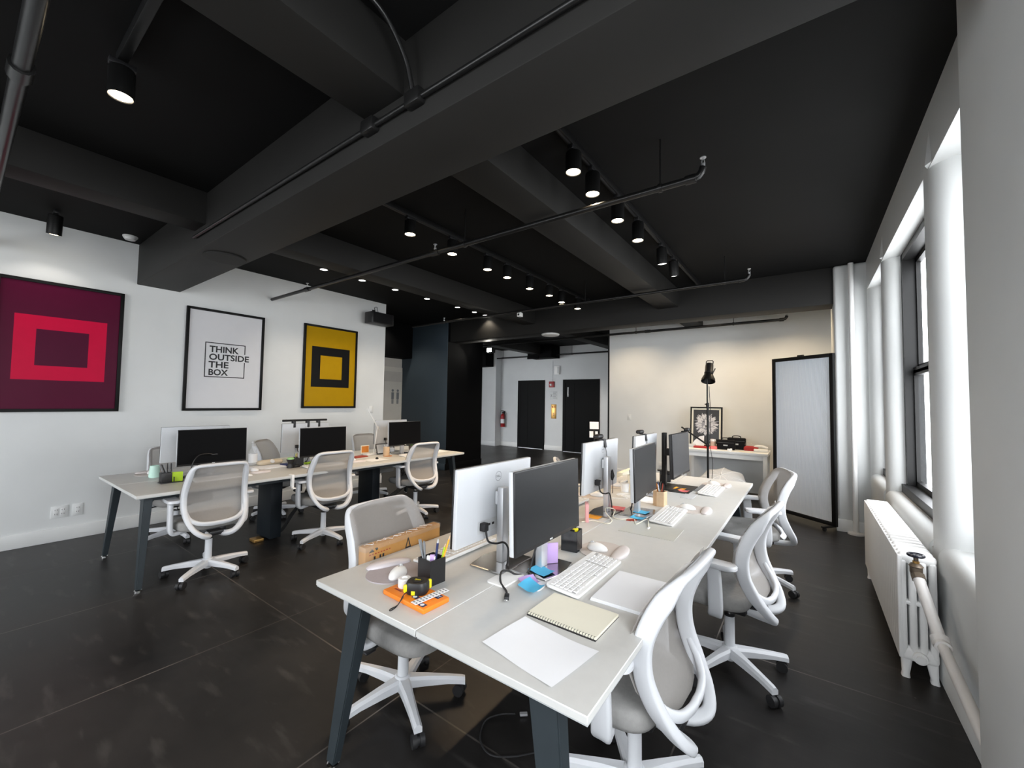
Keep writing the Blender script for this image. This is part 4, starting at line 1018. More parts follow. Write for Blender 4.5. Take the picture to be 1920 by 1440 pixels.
def pen(label, name, m, x, y, z, lean, ang, L=0.14, r=0.004, group='pens and pencils in cups', tipm=None):
    d = Vector((math.sin(lean)*math.cos(ang), math.sin(lean)*math.sin(ang), math.cos(lean)))
    mb = MB(); a = Vector((0,0,0)); b = d*L
    mb.use(m).cyl(a, b*0.9, r, 8); mb.use(tipm or m).cyl(b*0.9, b, r, 8, r2=r*0.35)
    return tag(mb.build(name, None, None, (x,y,z)), label, 'pen', group)
def cup_box(label, x, y, w, h, m, rz=0.0, wall=0.004):
    mb = MB(); mb.bb(-w/2,w/2,-w/2,w/2,0,wall)
    for s2 in (-1,1):
        mb.bb(s2*w/2-(wall if s2>0 else 0),s2*w/2+(wall if s2<0 else 0),-w/2,w/2,wall,h); mb.bb(-w/2+wall,w/2-wall,s2*w/2-(wall if s2>0 else 0),s2*w/2+(wall if s2<0 else 0),wall,h)
    return tag(mb.build('pen_cup', m, None, (x,y,T), rz, smooth=False), label, 'pen cup')
cx, cy = -1.245, 1.185
cup_box('black square pen cup near the tape measure', cx, cy, 0.078, 0.098, M_smoked if False else M_blackplastic, -0.08)
G1 = 'grey pens in the near black pen cup'
for i in range(6):
    pen('thin grey pen at the left of the near black pen cup','pen',M_greyink,cx-0.020+0.006*(i%3),cy-0.018+0.008*(i//3),T+0.0045,0.10+0.03*i,2.6+0.25*i,0.150+0.004*i,0.0035,G1)
pen('orange pencil leaning right in the near black pen cup','pencil',M_onote,cx+0.018,cy+0.012,T+0.0045,0.28,0.9,0.185,0.0037,None,M_wood)
pen('green and yellow pencil in the near black pen cup','pencil',M_green,cx+0.012,cy+0.018,T+0.0045,0.22,0.6,0.15,0.0037,None,M_wood)
pen('dark marker standing in the near black pen cup','marker',M_navy,cx+0.004,cy+0.006,T+0.0045,0.10,0.8,0.165,0.005,None,M_port)
t = tag(MB().box((0,0,0.05),(0.034,0.012,0.10),r=0.001,rot=Matrix.Rotation(0.1,3,'Y')).build('eraser', M_paper, None, (cx+0.004,cy-0.014,T+0.0065), 0.6), 'white pink and blue eraser in the near black pen cup', 'eraser')
MB().box((0.0095,0,0.085),(0.018,0.0124,0.040),r=0.001).build('pink_sleeve', M_purple, t)
MB().box((0.0075,0,0.050),(0.018,0.0123,0.032),r=0.001).build('blue_sleeve', M_blue, t)
tag(MB().box((0,0,0.004),(0.05,0.035,0.008),r=0.003).box((0.03,0.02,0.006),(0.03,0.02,0.005),r=0.002).build('clear_plastic_scrap', M_wrap, None, (-1.56,1.150,T), 0.4), 'crumpled clear plastic scrap at the left edge of the near desk', 'plastic scrap')
# --- around the first two monitors
tag(MB().prism(rrect(0.09,0.20,0.012,3),0,0.006).build('white_tray', M_white, None, (-1.02,1.415,T), -0.0), 'thin white plate under the near white monitor', 'tray')
tag(MB().prism(rrect(0.10,0.16,0.012,3),0,0.005).build('white_tray', M_white, None, (-0.905,1.452,T), 0.05), 'thin white plate under the lilac and blue notes', 'tray')
sheet('sticky_note', 'lilac sticky note partly under a blue one', 'sticky note', M_purple, [(-0.972,1.405),(-0.905,1.365),(-0.868,1.425),(-0.935,1.465)], z=T+0.0065, curl=0.010)
sheet('sticky_note', 'blue sticky note in front of the lilac one', 'sticky note', M_blue, sc((-0.912,1.317),(-0.824,1.294),(-0.815,1.366),(-0.905,1.395)), z=T+0.0130, curl=0.012)
sheet('sticky_note', 'blue sticky note on the base of the near dark-screened monitor', 'sticky note', M_blue, [(-0.985,1.50),(-0.890,1.475),(-0.875,1.545),(-0.970,1.575)], z=T+0.0115, curl=0.006)
tag(MB().box((0,0,0.045),(0.004,0.055,0.09),r=0.001).build('sticky_note', M_purple, None, (-0.938,1.625,T+0.0115), -0.7), 'lilac sticky note standing behind the near dark-screened monitor', 'sticky note')
tag(MB().box((0,0,0.006),(0.06,0.09,0.012),r=0.001).build('sticky_note_pad', M_pink, None, (-1.175,1.72,T), 0.2), 'red-pink note pad beside the near white monitor stand', 'note pad')
tag(MB().box((0,0,0.0025),(0.15,0.21,0.005),r=0.001).build('green_card', M_sage, None, (-1.30,1.95,T), 0.1), 'sage green card behind the near white monitor', 'card')
t = thing('usb_cable', 'black USB cable curling from the near monitors toward the desk middle', 'cable', (-0.97,1.45,T), 0)
m = MB(); m.tube(crom([(0.03,0.10,0.20),(0.015,0.06,0.10),(0.0,0.03,0.012),(-0.03,-0.01,0.006),(-0.06,-0.03,0.02),(-0.075,-0.06,0.022),(-0.04,-0.11,0.006),(0.02,-0.155,0.006),(0.048,-0.185,0.007)],6),0.0042,8); m.build('lead', M_rubber, t)
R = Matrix.Rotation(-0.55,3,'Z')
m = MB(); m.box((0.055,-0.197,0.008),(0.018,0.034,0.014),r=0.003,rot=Matrix.Rotation(0.55,3,'Z')); m.build('plug_grip', M_blackplastic, t)
MB().box((0.066,-0.217,0.007),(0.012,0.014,0.006),r=0.001,rot=Matrix.Rotation(0.55,3,'Z')).build('plug_tip', M_chrome, t)
t = thing('pen_cup', 'dark smoked pen cup standing behind the near dark-screened monitor', 'pen cup', (-0.965,1.865,T), 0.1)
m = MB(); m.bb(-0.04,0.04,-0.035,0.035,0,0.004); 
for s2 in (-1,1): m.bb(s2*0.04-0.002,s2*0.04+0.002,-0.035,0.035,0,0.10); m.bb(-0.04,0.04,s2*0.035-0.002,s2*0.035+0.002,0,0.10)
m.build('cup_wall', M_smoked, t, smooth=False)
tag(MB().box((0,0,0.05),(0.03,0.008,0.10),r=0.001).build('highlighter', M_yellow, None, (-0.948,1.870,T+0.005), 0.9), 'yellow highlighter in the dark smoked pen cup', 'highlighter')
tag(MB().box((0,0,0.05),(0.05,0.010,0.095),r=0.002).build('phone_slab', M_screen, None, (-0.968,1.850,T+0.005), 0.1), 'black slab standing in the dark smoked pen cup', 'phone')
# --- middle of the near desk
tag(MB().box((0,0,0.055),(0.020,0.075,0.11),r=0.002).build('pink_box', M_rose, None, (-1.12,2.365,T), 0.5), 'small rose pink box beside the dark-screened monitor edge', 'box')
sheet('sticky_note', 'orange sticky note beside the second white monitor base', 'sticky note', M_onote, [(-1.165,2.43),(-1.075,2.43),(-1.075,2.53),(-1.165,2.53)], z=T+0.001, curl=0.004)
tag(MB().box((0,0,0.003),(0.10,0.08,0.006),r=0.001).build('sticky_note_pad', M_pink, None, (-1.07,2.735,T+0.0105), 0.2), 'pink-red note pad on the second white monitor base', 'note pad')
t = thing('charging_cable', 'white charging cable looping across the middle of the near desk', 'cable', (-1.05,2.40,T), 0)
m = MB(); m.tube(crom([(-0.08,-0.09,0.004),(-0.03,-0.02,0.004),(0.06,-0.02,0.004),(0.05,0.07,0.004),(0.0,0.10,0.03),(-0.03,0.17,0.045),(0.01,0.22,0.03),(0.03,0.14,0.004),(0.09,0.12,0.004),(0.15,0.18,0.004),(0.20,0.08,0.004),(0.23,0.20,0.012),(0.28,0.06,0.004)],6),0.0030,6); m.build('lead', M_cream, t)
MB().box((0.285,0.045,0.005),(0.010,0.035,0.008),r=0.002).build('plug_grip', M_white, t)
tag(MB().box((0,0,0.0012),(0.305,0.240,0.0024)).build('clear_desk_mat', mat('pale_film',(0.58,0.58,0.53),0.3,var=0.01), None, (-0.742,2.425,T), 0.02), 'pale translucent sheet in front of the second keyboard', 'desk mat')
sheet('sticky_note', 'blue sticky note on the second dark monitor base', 'sticky note', M_blue, [(-0.955,2.71),(-0.865,2.70),(-0.855,2.78),(-0.945,2.79)], z=T+0.0115, curl=0.004)
sheet('sticky_note', 'blue sticky note on the desk in front of the second dark monitor', 'sticky note', M_blue, [(-0.930,2.585),(-0.845,2.575),(-0.835,2.655),(-0.920,2.665)], z=T+0.006, curl=0.006)
tag(MB().box((0,0,0.002),(0.055,0.05,0.004)).build('sticky_note_pad', M_redink, None, (-0.905,2.555,T), 0.1), 'small dark red note pad at the corner of the blue note', 'note pad')
sheet('paper_sheet', 'white sheet between the second dark monitor and wooden pen cup', 'paper', M_paper, [(-1.05,3.08),(-0.93,3.06),(-0.92,3.24),(-1.04,3.26)], curl=0.003)
t = thing('pen_cup', 'hexagonal light wood pen cup beside the second dark monitor', 'pen cup', (-0.872,3.055,T), 0.3)
hexo = [(0.048*math.cos(PI/3*j),0.048*math.sin(PI/3*j)) for j in range(6)]; hexi = [(x*0.88,y*0.88) for x,y in hexo]
m = MB(); m.rings([[Vector((x,y,z)) for x,y in pp] for pp,z in ((hexo,0),(hexo,0.105),(hexi,0.105),(hexi,0.006))]); m.build('cup_wall', M_wood, t, smooth=False)
for i,(mm,nm,dx,dy) in enumerate(((M_blackplastic,'black',0.01,0.01),(M_blackplastic,'black',-0.012,0.0),(M_navy,'navy',0.0,-0.014),(M_satin,'silver',0.014,-0.008),(M_woodo,'orange wooden',-0.008,0.014),(M_redink,'dark red',-0.002,0.004))):
    pen('%s pen in the hexagonal wooden pen cup' % nm,'pen',mm,-0.872+dx,3.055+dy,T+0.0065,0.10+0.03*i,1.1*i,0.15+0.008*(i%3),0.004,'pens in the wooden cup')
tag(MB().lathe([(0,0),(0.03,0),(0.036,0.07),(0.033,0.07),(0.028,0.005),(0,0.005)],18).build('cup', M_white, None, (-1.24,3.34,T)), 'white cup behind the second white monitor', 'cup')
tag(MB().lathe([(0,0),(0.036,0),(0.036,0.11),(0.031,0.11),(0.031,0.005),(0,0.005)],18).build('pen_cup', M_cream, None, (-1.245,3.53,T)), 'cream cylindrical pen cup behind the second dark monitor', 'pen cup')
for i in range(3): pen('dark pen in the cream cylindrical cup','pen',M_ink,-1.25+0.012*i,3.525+0.01*(i%2),T+0.0055,0.2,2.5+i,0.15,0.004,'dark pens in the cream cup')
t = thing('loose_cable', 'tangled white cord on the middle of the near desk', 'cable', (-1.17,3.14,T), 0)
m = MB(); m.tube(crom([(-0.06,-0.10,0.003),(0.04,-0.05,0.003),(-0.03,0.02,0.008),(0.05,0.08,0.003),(-0.02,0.12,0.003),(-0.08,0.04,0.003),(0.0,-0.02,0.010),(0.08,0.02,0.003)],6),0.003,6); m.build('lead', M_white, t)
# --- far end of the near desk
slab('black_tablet', 'black drawing pad under the grey screen', 'tablet', M_blackplastic, -0.875, 3.76, 0.16, 0.36, 0.006, 0.0, z=T+0.0)
slab('bubble_sheet', 'translucent grey mat beside the black drawing pad', 'desk mat', M_port, -0.775, 3.54, 0.09, 0.26, 0.003)
slab('grey_strip', 'dark grey flat strip beside the far keyboard', 'strip', M_greyink, -0.775, 3.91, 0.035, 0.34, 0.004)
sheet('sticky_note', 'orange note on the black drawing pad', 'sticky note', M_onote, [(-0.945,3.68),(-0.855,3.66),(-0.845,3.75),(-0.935,3.77)], z=T+0.0075, curl=0.006)
sheet('sticky_note', 'salmon note beside the orange note on the drawing pad', 'sticky note', M_pink, [(-0.885,3.615),(-0.815,3.60),(-0.805,3.68),(-0.875,3.695)], z=T+0.0075, curl=0.005)
slab('white_board_sheet', 'white open box lid at the far left corner of the near desk', 'box lid', M_cream, -1.52, 4.18, 0.06, 0.46, 0.045)
tag(MB().bb(-0.05,0.05,-0.03,0.03,0,0.10,r=0.01).bb(-0.07,0.02,-0.04,0.04,0.10,0.108).build('card_holder', M_blackplastic, None, (-1.10,4.02,T), 0.3), 'black card holder behind the wooden pen cup', 'holder')
# --- left desk
t = thing('desk_organiser', 'black desk organiser with pens and a green note block on the left desk', 'organiser', (-4.42,1.165,T), 0.0)
m = MB(); m.bb(-0.05,0.05,-0.085,0.085,0,0.008,r=0.002); m.bb(-0.04,0.04,-0.08,-0.01,0.008,0.088,r=0.004); m.bb(-0.045,0.05,0.0,0.004,0.008,0.05); m.build('tray', M_blackplastic, t)
tag(MB().box((0,0,0.04),(0.075,0.012,0.08),r=0.001,rot=Matrix.Rotation(0.0,3,'X')).box((0.0,0.014,0.038),(0.075,0.014,0.076),r=0.001).build('note_block', M_green, None, (-4.385,1.190,T+0.0085), 1.35), 'lime green note block in the black organiser', 'note block')
for i in range(7): pen('black pen in the desk organiser on the left desk','pen',M_ink if i%2 else M_greyink,-4.435+0.008*(i%3),1.105+0.010*i,T+0.0885,0.35*(1 if i<3 else 0.12),-PI/2+0.2*i,0.075,0.004,'black pens in the left desk organiser')
t = thing('desk_cup', 'mint green ceramic cup behind the black organiser', 'cup', (-4.80,1.135,T), 0)
MB().lathe([(0,0),(0.038,0),(0.042,0.01),(0.034,0.105),(0.031,0.105),(0.037,0.012),(0,0.01)],22).build('cup_body', M_mint, t)
t = thing('gooseneck_lamp', 'thin black gooseneck lamp before the first black monitor', 'lamp', (-4.375,1.27,T), 0)
m = MB(); m.lathe([(0,0),(0.03,0),(0.03,0.008),(0,0.010)],18); m.tube(crom([(0,0,0.008),(0,0.01,0.09),(0,0.03,0.17),(-0.01,0.07,0.215),(-0.01,0.13,0.222),(-0.01,0.17,0.216)],6),0.0045,8); m.build('gooseneck', M_blackplastic, t)
MB().box((-0.01,0.185,0.213),(0.018,0.05,0.010),r=0.003).build('lamp_head', M_blackplastic, t)
t = thing('bottle', 'clear bottle with a white label on the left desk', 'bottle', (-4.90,1.985,T), 0)
MB().lathe([(0,0),(0.040,0),(0.042,0.006),(0.042,0.13),(0.034,0.16),(0.016,0.185),(0.015,0.205),(0.019,0.21)],20,cap=False).build('glass_body', M_clear, t)
MB().lathe([(0.0428,0.03),(0.0428,0.125)],20,cap=False).build('paper_label', M_paper, t)
MB().lathe([(0,0.205),(0.021,0.205),(0.021,0.235),(0,0.237)],16).build('stopper', M_port, t)
t = thing('charger_cable', 'black power bank with coiled cable beside the desk organiser', 'cable', (-4.50,1.275,T), 0)
MB().box((-0.07,0.0,0.010),(0.05,0.11,0.016),r=0.004).build('power_bank', M_blackplastic, t)
m = MB(); m.tube(crom([(-0.06,-0.02,0.015),(-0.02,-0.09,0.006),(0.03,-0.05,0.005),(-0.01,0.02,0.006),(-0.05,0.08,0.03),(-0.04,0.13,0.06)],6),0.003,6); m.build('lead', M_rubber, t)
slab('notebook', 'open white notebook beside the clear bottle', 'notebook', M_paper, -4.62, 2.02, 0.20, 0.27, 0.010, 0.15)
t = thing('pouch', 'beige pouch with a round white tag behind the white notebook', 'pouch', (-4.85,2.14,T), 0.1)
m = MB(); m.rings([[Vector((x,y,z)) for x,y in rrect(0.10*s2,0.27*s2,0.04*s2,4)] for z,s2 in ((0,0.9),(0.012,1.0),(0.035,0.95),(0.048,0.6))]); m.build('pouch_body', M_tan, t, ang=70)
MB().lathe([(0,0),(0.024,0),(0.024,0.004),(0,0.005)],16,(0.045,0.0,0.034),Matrix.Rotation(0.9,3,'Y')).build('round_tag', M_paper, t)
tag(MB().box((0,0,0.012),(0.09,0.16,0.024),r=0.002).build('navy_booklet', M_navy, None, (-4.62,2.24,T), 0.2), 'navy booklet behind the black holder on the left desk', 'booklet')
t = thing('card_holder', 'black hourglass holder with a green top on the left desk', 'holder', (-4.42,2.155,T), 0)
MB().lathe([(0,0),(0.036,0),(0.036,0.012),(0.024,0.035),(0.026,0.055),(0.040,0.085),(0.040,0.092),(0,0.092)],20).build('holder_body', M_blackplastic, t)
MB().box((0.0,0.06,0.012),(0.05,0.06,0.024),r=0.006).build('foot', M_blackplastic, t)
MB().lathe([(0,0.092),(0.034,0.092),(0.030,0.108),(0,0.112)],18).build('green_top', mat('pale_green_plastic',srgb(150,200,130),0.5,var=0.03), t)
cx, cy = -4.50, 2.275
cup_box('black square pen cup with bright pens on the left desk', cx, cy, 0.078, 0.096, M_blackplastic, 0.0)
for i,(mm,nm) in enumerate(((M_yellow,'yellow'),(M_onote,'amber'),(M_paper,'white'),(M_ink,'black'),(M_wood,'wooden'),(M_greyink,'grey'))):
    pen('%s pen in the square cup on the left desk' % nm,'pen',mm,cx-0.02+0.008*i,cy-0.02+0.009*((i*3)%5),T+0.0045,0.08+0.03*i,0.8*i,0.135+0.006*(i%3),0.0045,'pens in the left desk cup')
tag(MB().box((0,0,0.01),(0.05,0.12,0.02),r=0.003).build('stapler', M_green, None, (-4.55,2.43,T), 0.3), 'small green and black stapler beside the left desk pen cup', 'stapler')
slab('white_box', 'low white box behind the middle monitors of the left desk', 'box', M_cream, -4.95, 2.36, 0.10, 0.20, 0.035)
t = thing('headset_hook', 'white clamp hook on the front edge of the left desk', 'hook', (-3.985,1.965,T), 0)
MB().bb(-0.05,0.015,-0.012,0.012,0.0005,0.007,r=0.002).bb(0.0115,0.018,-0.012,0.012,-0.105,0.007,r=0.002).bb(-0.03,0.018,-0.012,0.012,-0.112,-0.104,r=0.002).build('clamp', M_white, t)
MB().cyl((-0.022,0,-0.104),(-0.022,0,-0.032),0.006).lathe([(0,-0.036),(0.012,-0.036),(0.012,-0.030),(0,-0.030)],14,(-0.022,0,0)).build('screw', M_white, t)
MB().bb(0.0,0.05,-0.014,0.014,-0.125,-0.112,r=0.003).build('hook_arm', M_white, t)
t = thing('desk_lamp', 'slim white folding desk lamp on the left desk', 'lamp', (-4.72,3.345,T), 0)
MB().bb(-0.05,0.05,-0.09,0.075,0,0.018,r=0.006).build('base', M_white, t)
MB().tube([(0,0.045,0.015),(-0.005,0.095,0.365)],0.008,10).build('lower_arm', M_white, t)
MB().box((0,0,0),(0.016,0.36,0.014),r=0.004,rot=Matrix.Rotation(0,3,'X')).build('upper_arm', M_white, t)
t.children[-1].location = (-0.005,0.025,0.465); t.children[-1].rotation_euler = (math.radians(-57),0,0)
MB().cyl((-0.012,0.095,0.360),(0.010,0.095,0.360),0.012,14).build('hinge', M_white, t)
t = thing('photo_frame', 'small orange wood photo frame beside the white desk lamp', 'photo frame', (-4.77,3.29,T+0.018), 0)
m = MB(); m.use(M_cream).bb(-0.008,0.0,-0.062,0.062,0,0.105,r=0.001); m.use(M_woodo).bb(0.0,0.003,-0.052,0.052,0.012,0.095); m.build('frame_face', None, t)
MB().box((-0.02,0,0.02),(0.03,0.04,0.04),r=0.002).build('rear_prop', M_wood, t)
t = thing('tablet', 'grey tablet propped behind the wooden cup on the left desk', 'tablet', (-4.63,3.49,T), 0)
R = Matrix.Rotation(-0.30,3,'Y')
MB().box((-0.03,0,0.072),(0.010,0.215,0.140),r=0.004,rot=R).build('tablet_body', M_blackplastic, t); MB().box((-0.0245,0,0.0735),(0.001,0.195,0.118),rot=R).build('screen', M_port, t); MB().box((-0.06,0,0.05),(0.004,0.15,0.10),rot=Matrix.Rotation(0.35,3,'Y')).build('stand_flap', M_blackplastic, t)
tag(MB().lathe([(0,0),(0.040,0),(0.040,0.115),(0.036,0.115),(0.036,0.006),(0,0.006)],20).build('pen_cup', M_wood, None, (-4.46,3.395,T+0.0045)), 'light wooden round cup at the left desk near the tablet', 'pen cup')
for i in range(3): pen('pale pen in the round wooden cup','pen',M_paper,-4.47+0.010*i,3.39+0.008*(i%2),T+0.0110,0.12+0.05*i,1.5+i,0.14,0.004,'pale pens in the round wooden cup')
tag(MB().lathe([(0,0),(0.055,0),(0.055,0.004),(0,0.004)],24).build('coaster', M_woodo, None, (-4.44,3.40,T)), 'orange wooden coaster under the round wooden cup', 'coaster')
tag(MB().lathe([(0,0),(0.016,0),(0.020,0.012),(0.012,0.024),(0,0.026)],16).build('small_knob', M_rubber, None, (-4.30,3.137,T)), 'small black round knob lying on the left desk', 'knob')
slab('red_notebook', 'reddish brown notebook beside the white lamp base', 'notebook', M_redink, -4.62, 3.10, 0.12, 0.19, 0.012, 0.1)
sheet('paper_sheet', 'white sheet with drawings near the middle of the left desk', 'paper', M_paper, [(-4.36,2.98),(-4.14,2.96),(-4.13,3.20),(-4.35,3.22)], curl=0.004)
tag(MB().box((0,0,0.03),(0.03,0.11,0.06),r=0.008).build('paper_pack', M_paper, None, (-4.72,3.66,T), 0.1), 'white paper pack under the far black monitor', 'paper')
t = thing('plant_pot', 'small brown pot with green leaves behind the far black monitor', 'plant', (-4.66,3.98,T), 0)
MB().lathe([(0,0),(0.032,0),(0.042,0.075),(0.038,0.075),(0.03,0.01),(0,0.01)],18).build('pot', M_bronze, t)
m = MB(); rnd = random.Random(4)
for i in range(14):
    a = rnd.uniform(0,2*PI); r = rnd.uniform(0.01,0.035); b = Vector((0.01*math.cos(a),0.01*math.sin(a),0.07)); tip = Vector((r*1.6*math.cos(a),r*1.6*math.sin(a),0.10+rnd.uniform(0,0.03))); sd = Vector((-math.sin(a),math.cos(a),0))*0.010
    md = (b+tip)/2+Vector((0,0,0.01)); m.poly([b,md+sd,tip,md-sd])
m.build('leaves', mat('leaf_green',srgb(90,140,60),0.5,var=0.1), t)
sheet('paper_sheet', 'white papers at the far end of the left desk', 'paper', M_paper, [(-4.42,4.02),(-4.20,4.00),(-4.19,4.30),(-4.41,4.31)], curl=0.004)
# --- cables under the left desk
t = thing('cable_bundle', 'black cable bundle hanging under the left desk beside its near column', 'cable', (-4.62,2.30,0), 0)
m = MB(); rnd = random.Random(12)
for i in range(6):
    o = rnd.uniform(-0.03,0.03); m.tube(crom([(0.02+o,0.22,T-0.13),(0.03,0.16+o,0.45),(0.0+o,0.10,0.30),(-0.02,0.0+o,0.16),(0.02+o,-0.10,0.05),(0.05,-0.18+o,0.008)],5),0.006,6)
m.build('leads', M_rubber, t)
t = thing('power_adapter', 'black adapter box hanging under the left desk near the white clamp hook', 'adapter', (-4.42,2.24,0.46), 0)
MB().bb(-0.03,0.03,-0.035,0.035,0,0.11,r=0.006).build('case', M_blackplastic, t)
m = MB(); m.tube(crom([(0,0,0.105),(0.01,0.01,0.15),(-0.05,-0.02,0.20),(-0.12,0.0,T-0.13-0.46)],5),0.004,6); m.build('lead', M_rubber, t)
t = thing('cable_bundle', 'thin black cables looping to the floor under the far end of the left desk', 'cable', (-4.55,3.62,0), 0)
m = MB()
for i in range(4):
    o = 0.03*i; m.tube(crom([(0.0,-0.05+o,T-0.13),(0.03,0.05+o,0.48),(0.0,0.16-o,0.36),(0.05,0.02+o,0.26),(0.0,-0.10+o,0.15),(0.06,-0.12,0.03),(0.10,0.0+o,0.006)],6),0.0045,6)
m.build('leads', M_rubber, t)
t = thing('power_strip', 'white power box on the floor beyond the second left desk column', 'power strip', (-4.80,3.48,0), 0)
MB().bb(-0.06,0.06,-0.10,0.10,0,0.05,r=0.006).bb(-0.05,0.05,-0.05,0.05,0.05,0.22,r=0.006).build('housing', M_white, t)
# --- the box on the chair
t = thing('cardboard_box', 'long brown cardboard box in clear wrap standing on a chair seat', 'box', (-1.658,1.372,0.465), 0.04)
MB().bb(-0.025,0.025,-0.235,0.245,0,0.312,r=0.003).build('carton', M_card, t)
m = MB(); m.use(M_ink); xx = 0.0255
def vq(y0,y1,z0,z1): m.poly([(xx,y0,z0),(xx,y1,z0),(xx,y1,z1),(xx,y0,z1)])
m.poly([(xx,-0.218,0.285),(xx,-0.200,0.300),(xx,-0.186,0.285)]); m.poly([(xx,-0.185,0.300),(xx,-0.170,0.300),(xx,-0.165,0.292),(xx,-0.175,0.286)])
text_into(m,'A',0.055,0.075,lambda u,v: Vector((xx,-0.01+u,0.222+v)),-0.01)
text_into(m,'HJ',0.060,0.045,lambda u,v: Vector((xx,-0.19+u,0.218+v)),0.03)
m.use(M_redink)
for i in range(8): vq(-0.215+0.016*i,-0.206+0.016*i,0.272,0.277)
m.build('printing', None, t)
m = MB(); m.bb(-0.028,0.028,-0.24,0.25,0.290,0.316,r=0.006); m.bb(-0.029,0.029,-0.243,-0.19,0.12,0.318,r=0.006)
rnd = random.Random(9)
m.build('clear_wrap', M_wrap, t)
m = MB()
for i in range(14):
    y = -0.22+0.030*i+rnd.uniform(-0.01,0.01); m.tube([(rnd.uniform(-0.02,0.02),y,0.316),(rnd.uniform(-0.01,0.02),y+0.015,0.3175),(rnd.uniform(-0.01,0.024),y+0.028,0.316)],0.0011,5)
m.build('wrap_wrinkles', M_white, t)
t = thing('floor_cable', 'black USB cable lying on the floor under the near desk', 'cable', (-1.05,1.48,0), 0)
m = MB(); m.tube(crom([(-0.06,0.12,0.012),(-0.12,0.08,0.006),(-0.15,0.01,0.005),(-0.10,-0.08,0.004),(-0.02,-0.11,0.004),(0.06,-0.06,0.004),(0.13,0.02,0.004)],6),0.0035,6); m.build('lead', M_rubber, t)
MB().box((-0.03,0.145,0.010),(0.035,0.018,0.010),r=0.002,rot=Matrix.Rotation(0.7,3,'Z')).build('plug', M_satin, t)
# ------------------------------------------------------------------ radiator under the window
t = thing('radiator', 'white cast iron radiator under the windows', 'radiator', (0.39,3.08,0), 0)
NSEC = 24; pitch = (4.69-3.08)/NSEC
def section_mesh():
    m = MB(); w = pitch*0.94; D = 0.155
    for j in range(4):
        x = 0.018+0.0395*j
        m.box((x,pitch/2,0.375),(0.030,w,0.50),r=0.012,seg=3)
    m.box((D/2,pitch/2,0.632),(D,w*0.84,0.058),r=0.024,seg=4); m.box((D/2,pitch/2,0.130),(D,w*0.98,0.075),r=0.022,seg=3); m.box((D/2,pitch/2,0.40),(D*0.96,w*0.9,0.026),r=0.010)
    m.box((0.006,pitch/2,0.375),(0.020,pitch*0.985,0.545),r=0.006)
    return m
s0 = section_mesh().build('radiator_section', M_rad, t)
for i in range(1, NSEC):
    c = s0.copy(); C.objects.link(c); c.parent = t; c.location = (0, pitch*i, 0)
for yy in (0.034, pitch*NSEC-0.034):
    for x, lean in ((0.03,-0.006),(0.125,0.012)):
        m = MB(); m.rings([[Vector((x+lean*f+px, yy+py, z)) for px,py in rrect(w,0.046,0.012,3)] for z,w,f in ((0.0,0.036,1),(0.02,0.030,0.9),(0.10,0.046,0.2),(0.15,0.052,0))]); m.build('foot', M_rad, t)
m = MB(); m.lathe([(0,0),(0.030,0),(0.030,0.012),(0.018,0.014),(0.018,0.020),(0,0.020)],20,(0.078,0.0,0.125),Matrix(((1,0,0),(0,0,-1),(0,1,0)))); m.build('end_plug', M_rad, t)
t = thing('radiator_valve', 'brass radiator valve with a dark handwheel at the near end of the radiator', 'valve', (0.452,3.02,0.62), 0)
m = MB(); m.lathe([(0,-0.045),(0.022,-0.045),(0.026,-0.03),(0.026,-0.005),(0.030,0.0),(0.020,0.012),(0.010,0.016),(0.010,0.05)],18); m.cyl((0,0,-0.015),(0.0,0.065,-0.015),0.018,14); m.build('valve_body', M_bronze, t)
MB().lathe([(0,0.016),(0.014,0.016),(0.014,0.026),(0.009,0.028),(0.009,0.052),(0,0.053)],14).build('stem', M_brass, t)
m = MB(); m.tube([(0.030*math.cos(2*PI*j/20),0.030*math.sin(2*PI*j/20),0.056) for j in range(20)],0.0075,8,closed=True)
for j in range(4): a = PI/2*j+0.4; m.cyl((0,0,0.056),(0.03*math.cos(a),0.03*math.sin(a),0.056),0.005,8)
m.build('handwheel', mat('dark_navy_enamel',(0.012,0.013,0.02),0.25,var=0.1), t)
t = thing('radiator_pipe', 'white steam pipe sloping from the radiator valve along the wall', 'pipe', (0.455,3.005,0.575), 0)
a = Vector((0,0,0)); b = Vector((0.035,-0.255,-0.215)); c = Vector((0.035,-0.868,-0.288))
MB().tube([a, a*0.5+b*0.5, b],0.024,16).tube([b,(b*0.7+c*0.3),c],0.021,16).build('pipe_run', M_radpipe, t)
m = MB(); d = (a-b).normalized(); m.cyl(b-d*0.012,b+d*0.028,0.034,16); d2 = (c-b).normalized(); m.cyl(b-d2*0.01,b+d2*0.035,0.031,16); m.build('union_collar', M_radpipe, t)
m = MB(); d = (b-a).normalized(); m.cyl(a-d*0.005,a+d*0.022,0.029,8); m.build('nut', M_bronze, t)

# ------------------------------------------------------------------ rolling fluted partition
pa, pb = Vector((-0.375,6.62,0)), Vector((0.262,6.128,0)); L = (pb-pa).length; rz = math.atan2(pb.y-pa.y, pb.x-pa.x)
t = thing('rolling_partition', 'tall pale fluted partition in a black frame on casters by the corner', 'partition', pa, rz)
z0, z1 = 0.050, 2.085
m = MB()
m.bb(0,0.045,-0.02,0.02,z0,z1,r=0.003); m.bb(L-0.045,L,-0.02,0.02,z0,z1,r=0.003); m.bb(0.045,L-0.045,-0.02,0.02,z1-0.045,z1,r=0.003); m.bb(0.045,L-0.045,-0.02,0.02,z0,z0+0.045,r=0.003)
m.build('frame', M_blackmetal, t)
MB().bb(0.04,L-0.04,-0.006,0.006,z0+0.04,z1-0.04).build('fluted_panel', M_panel, t)
MB().bb(L*0.44,L*0.54,-0.012,0.012,z1,z1+0.018,r=0.004).build('top_latch', M_blackplastic, t)
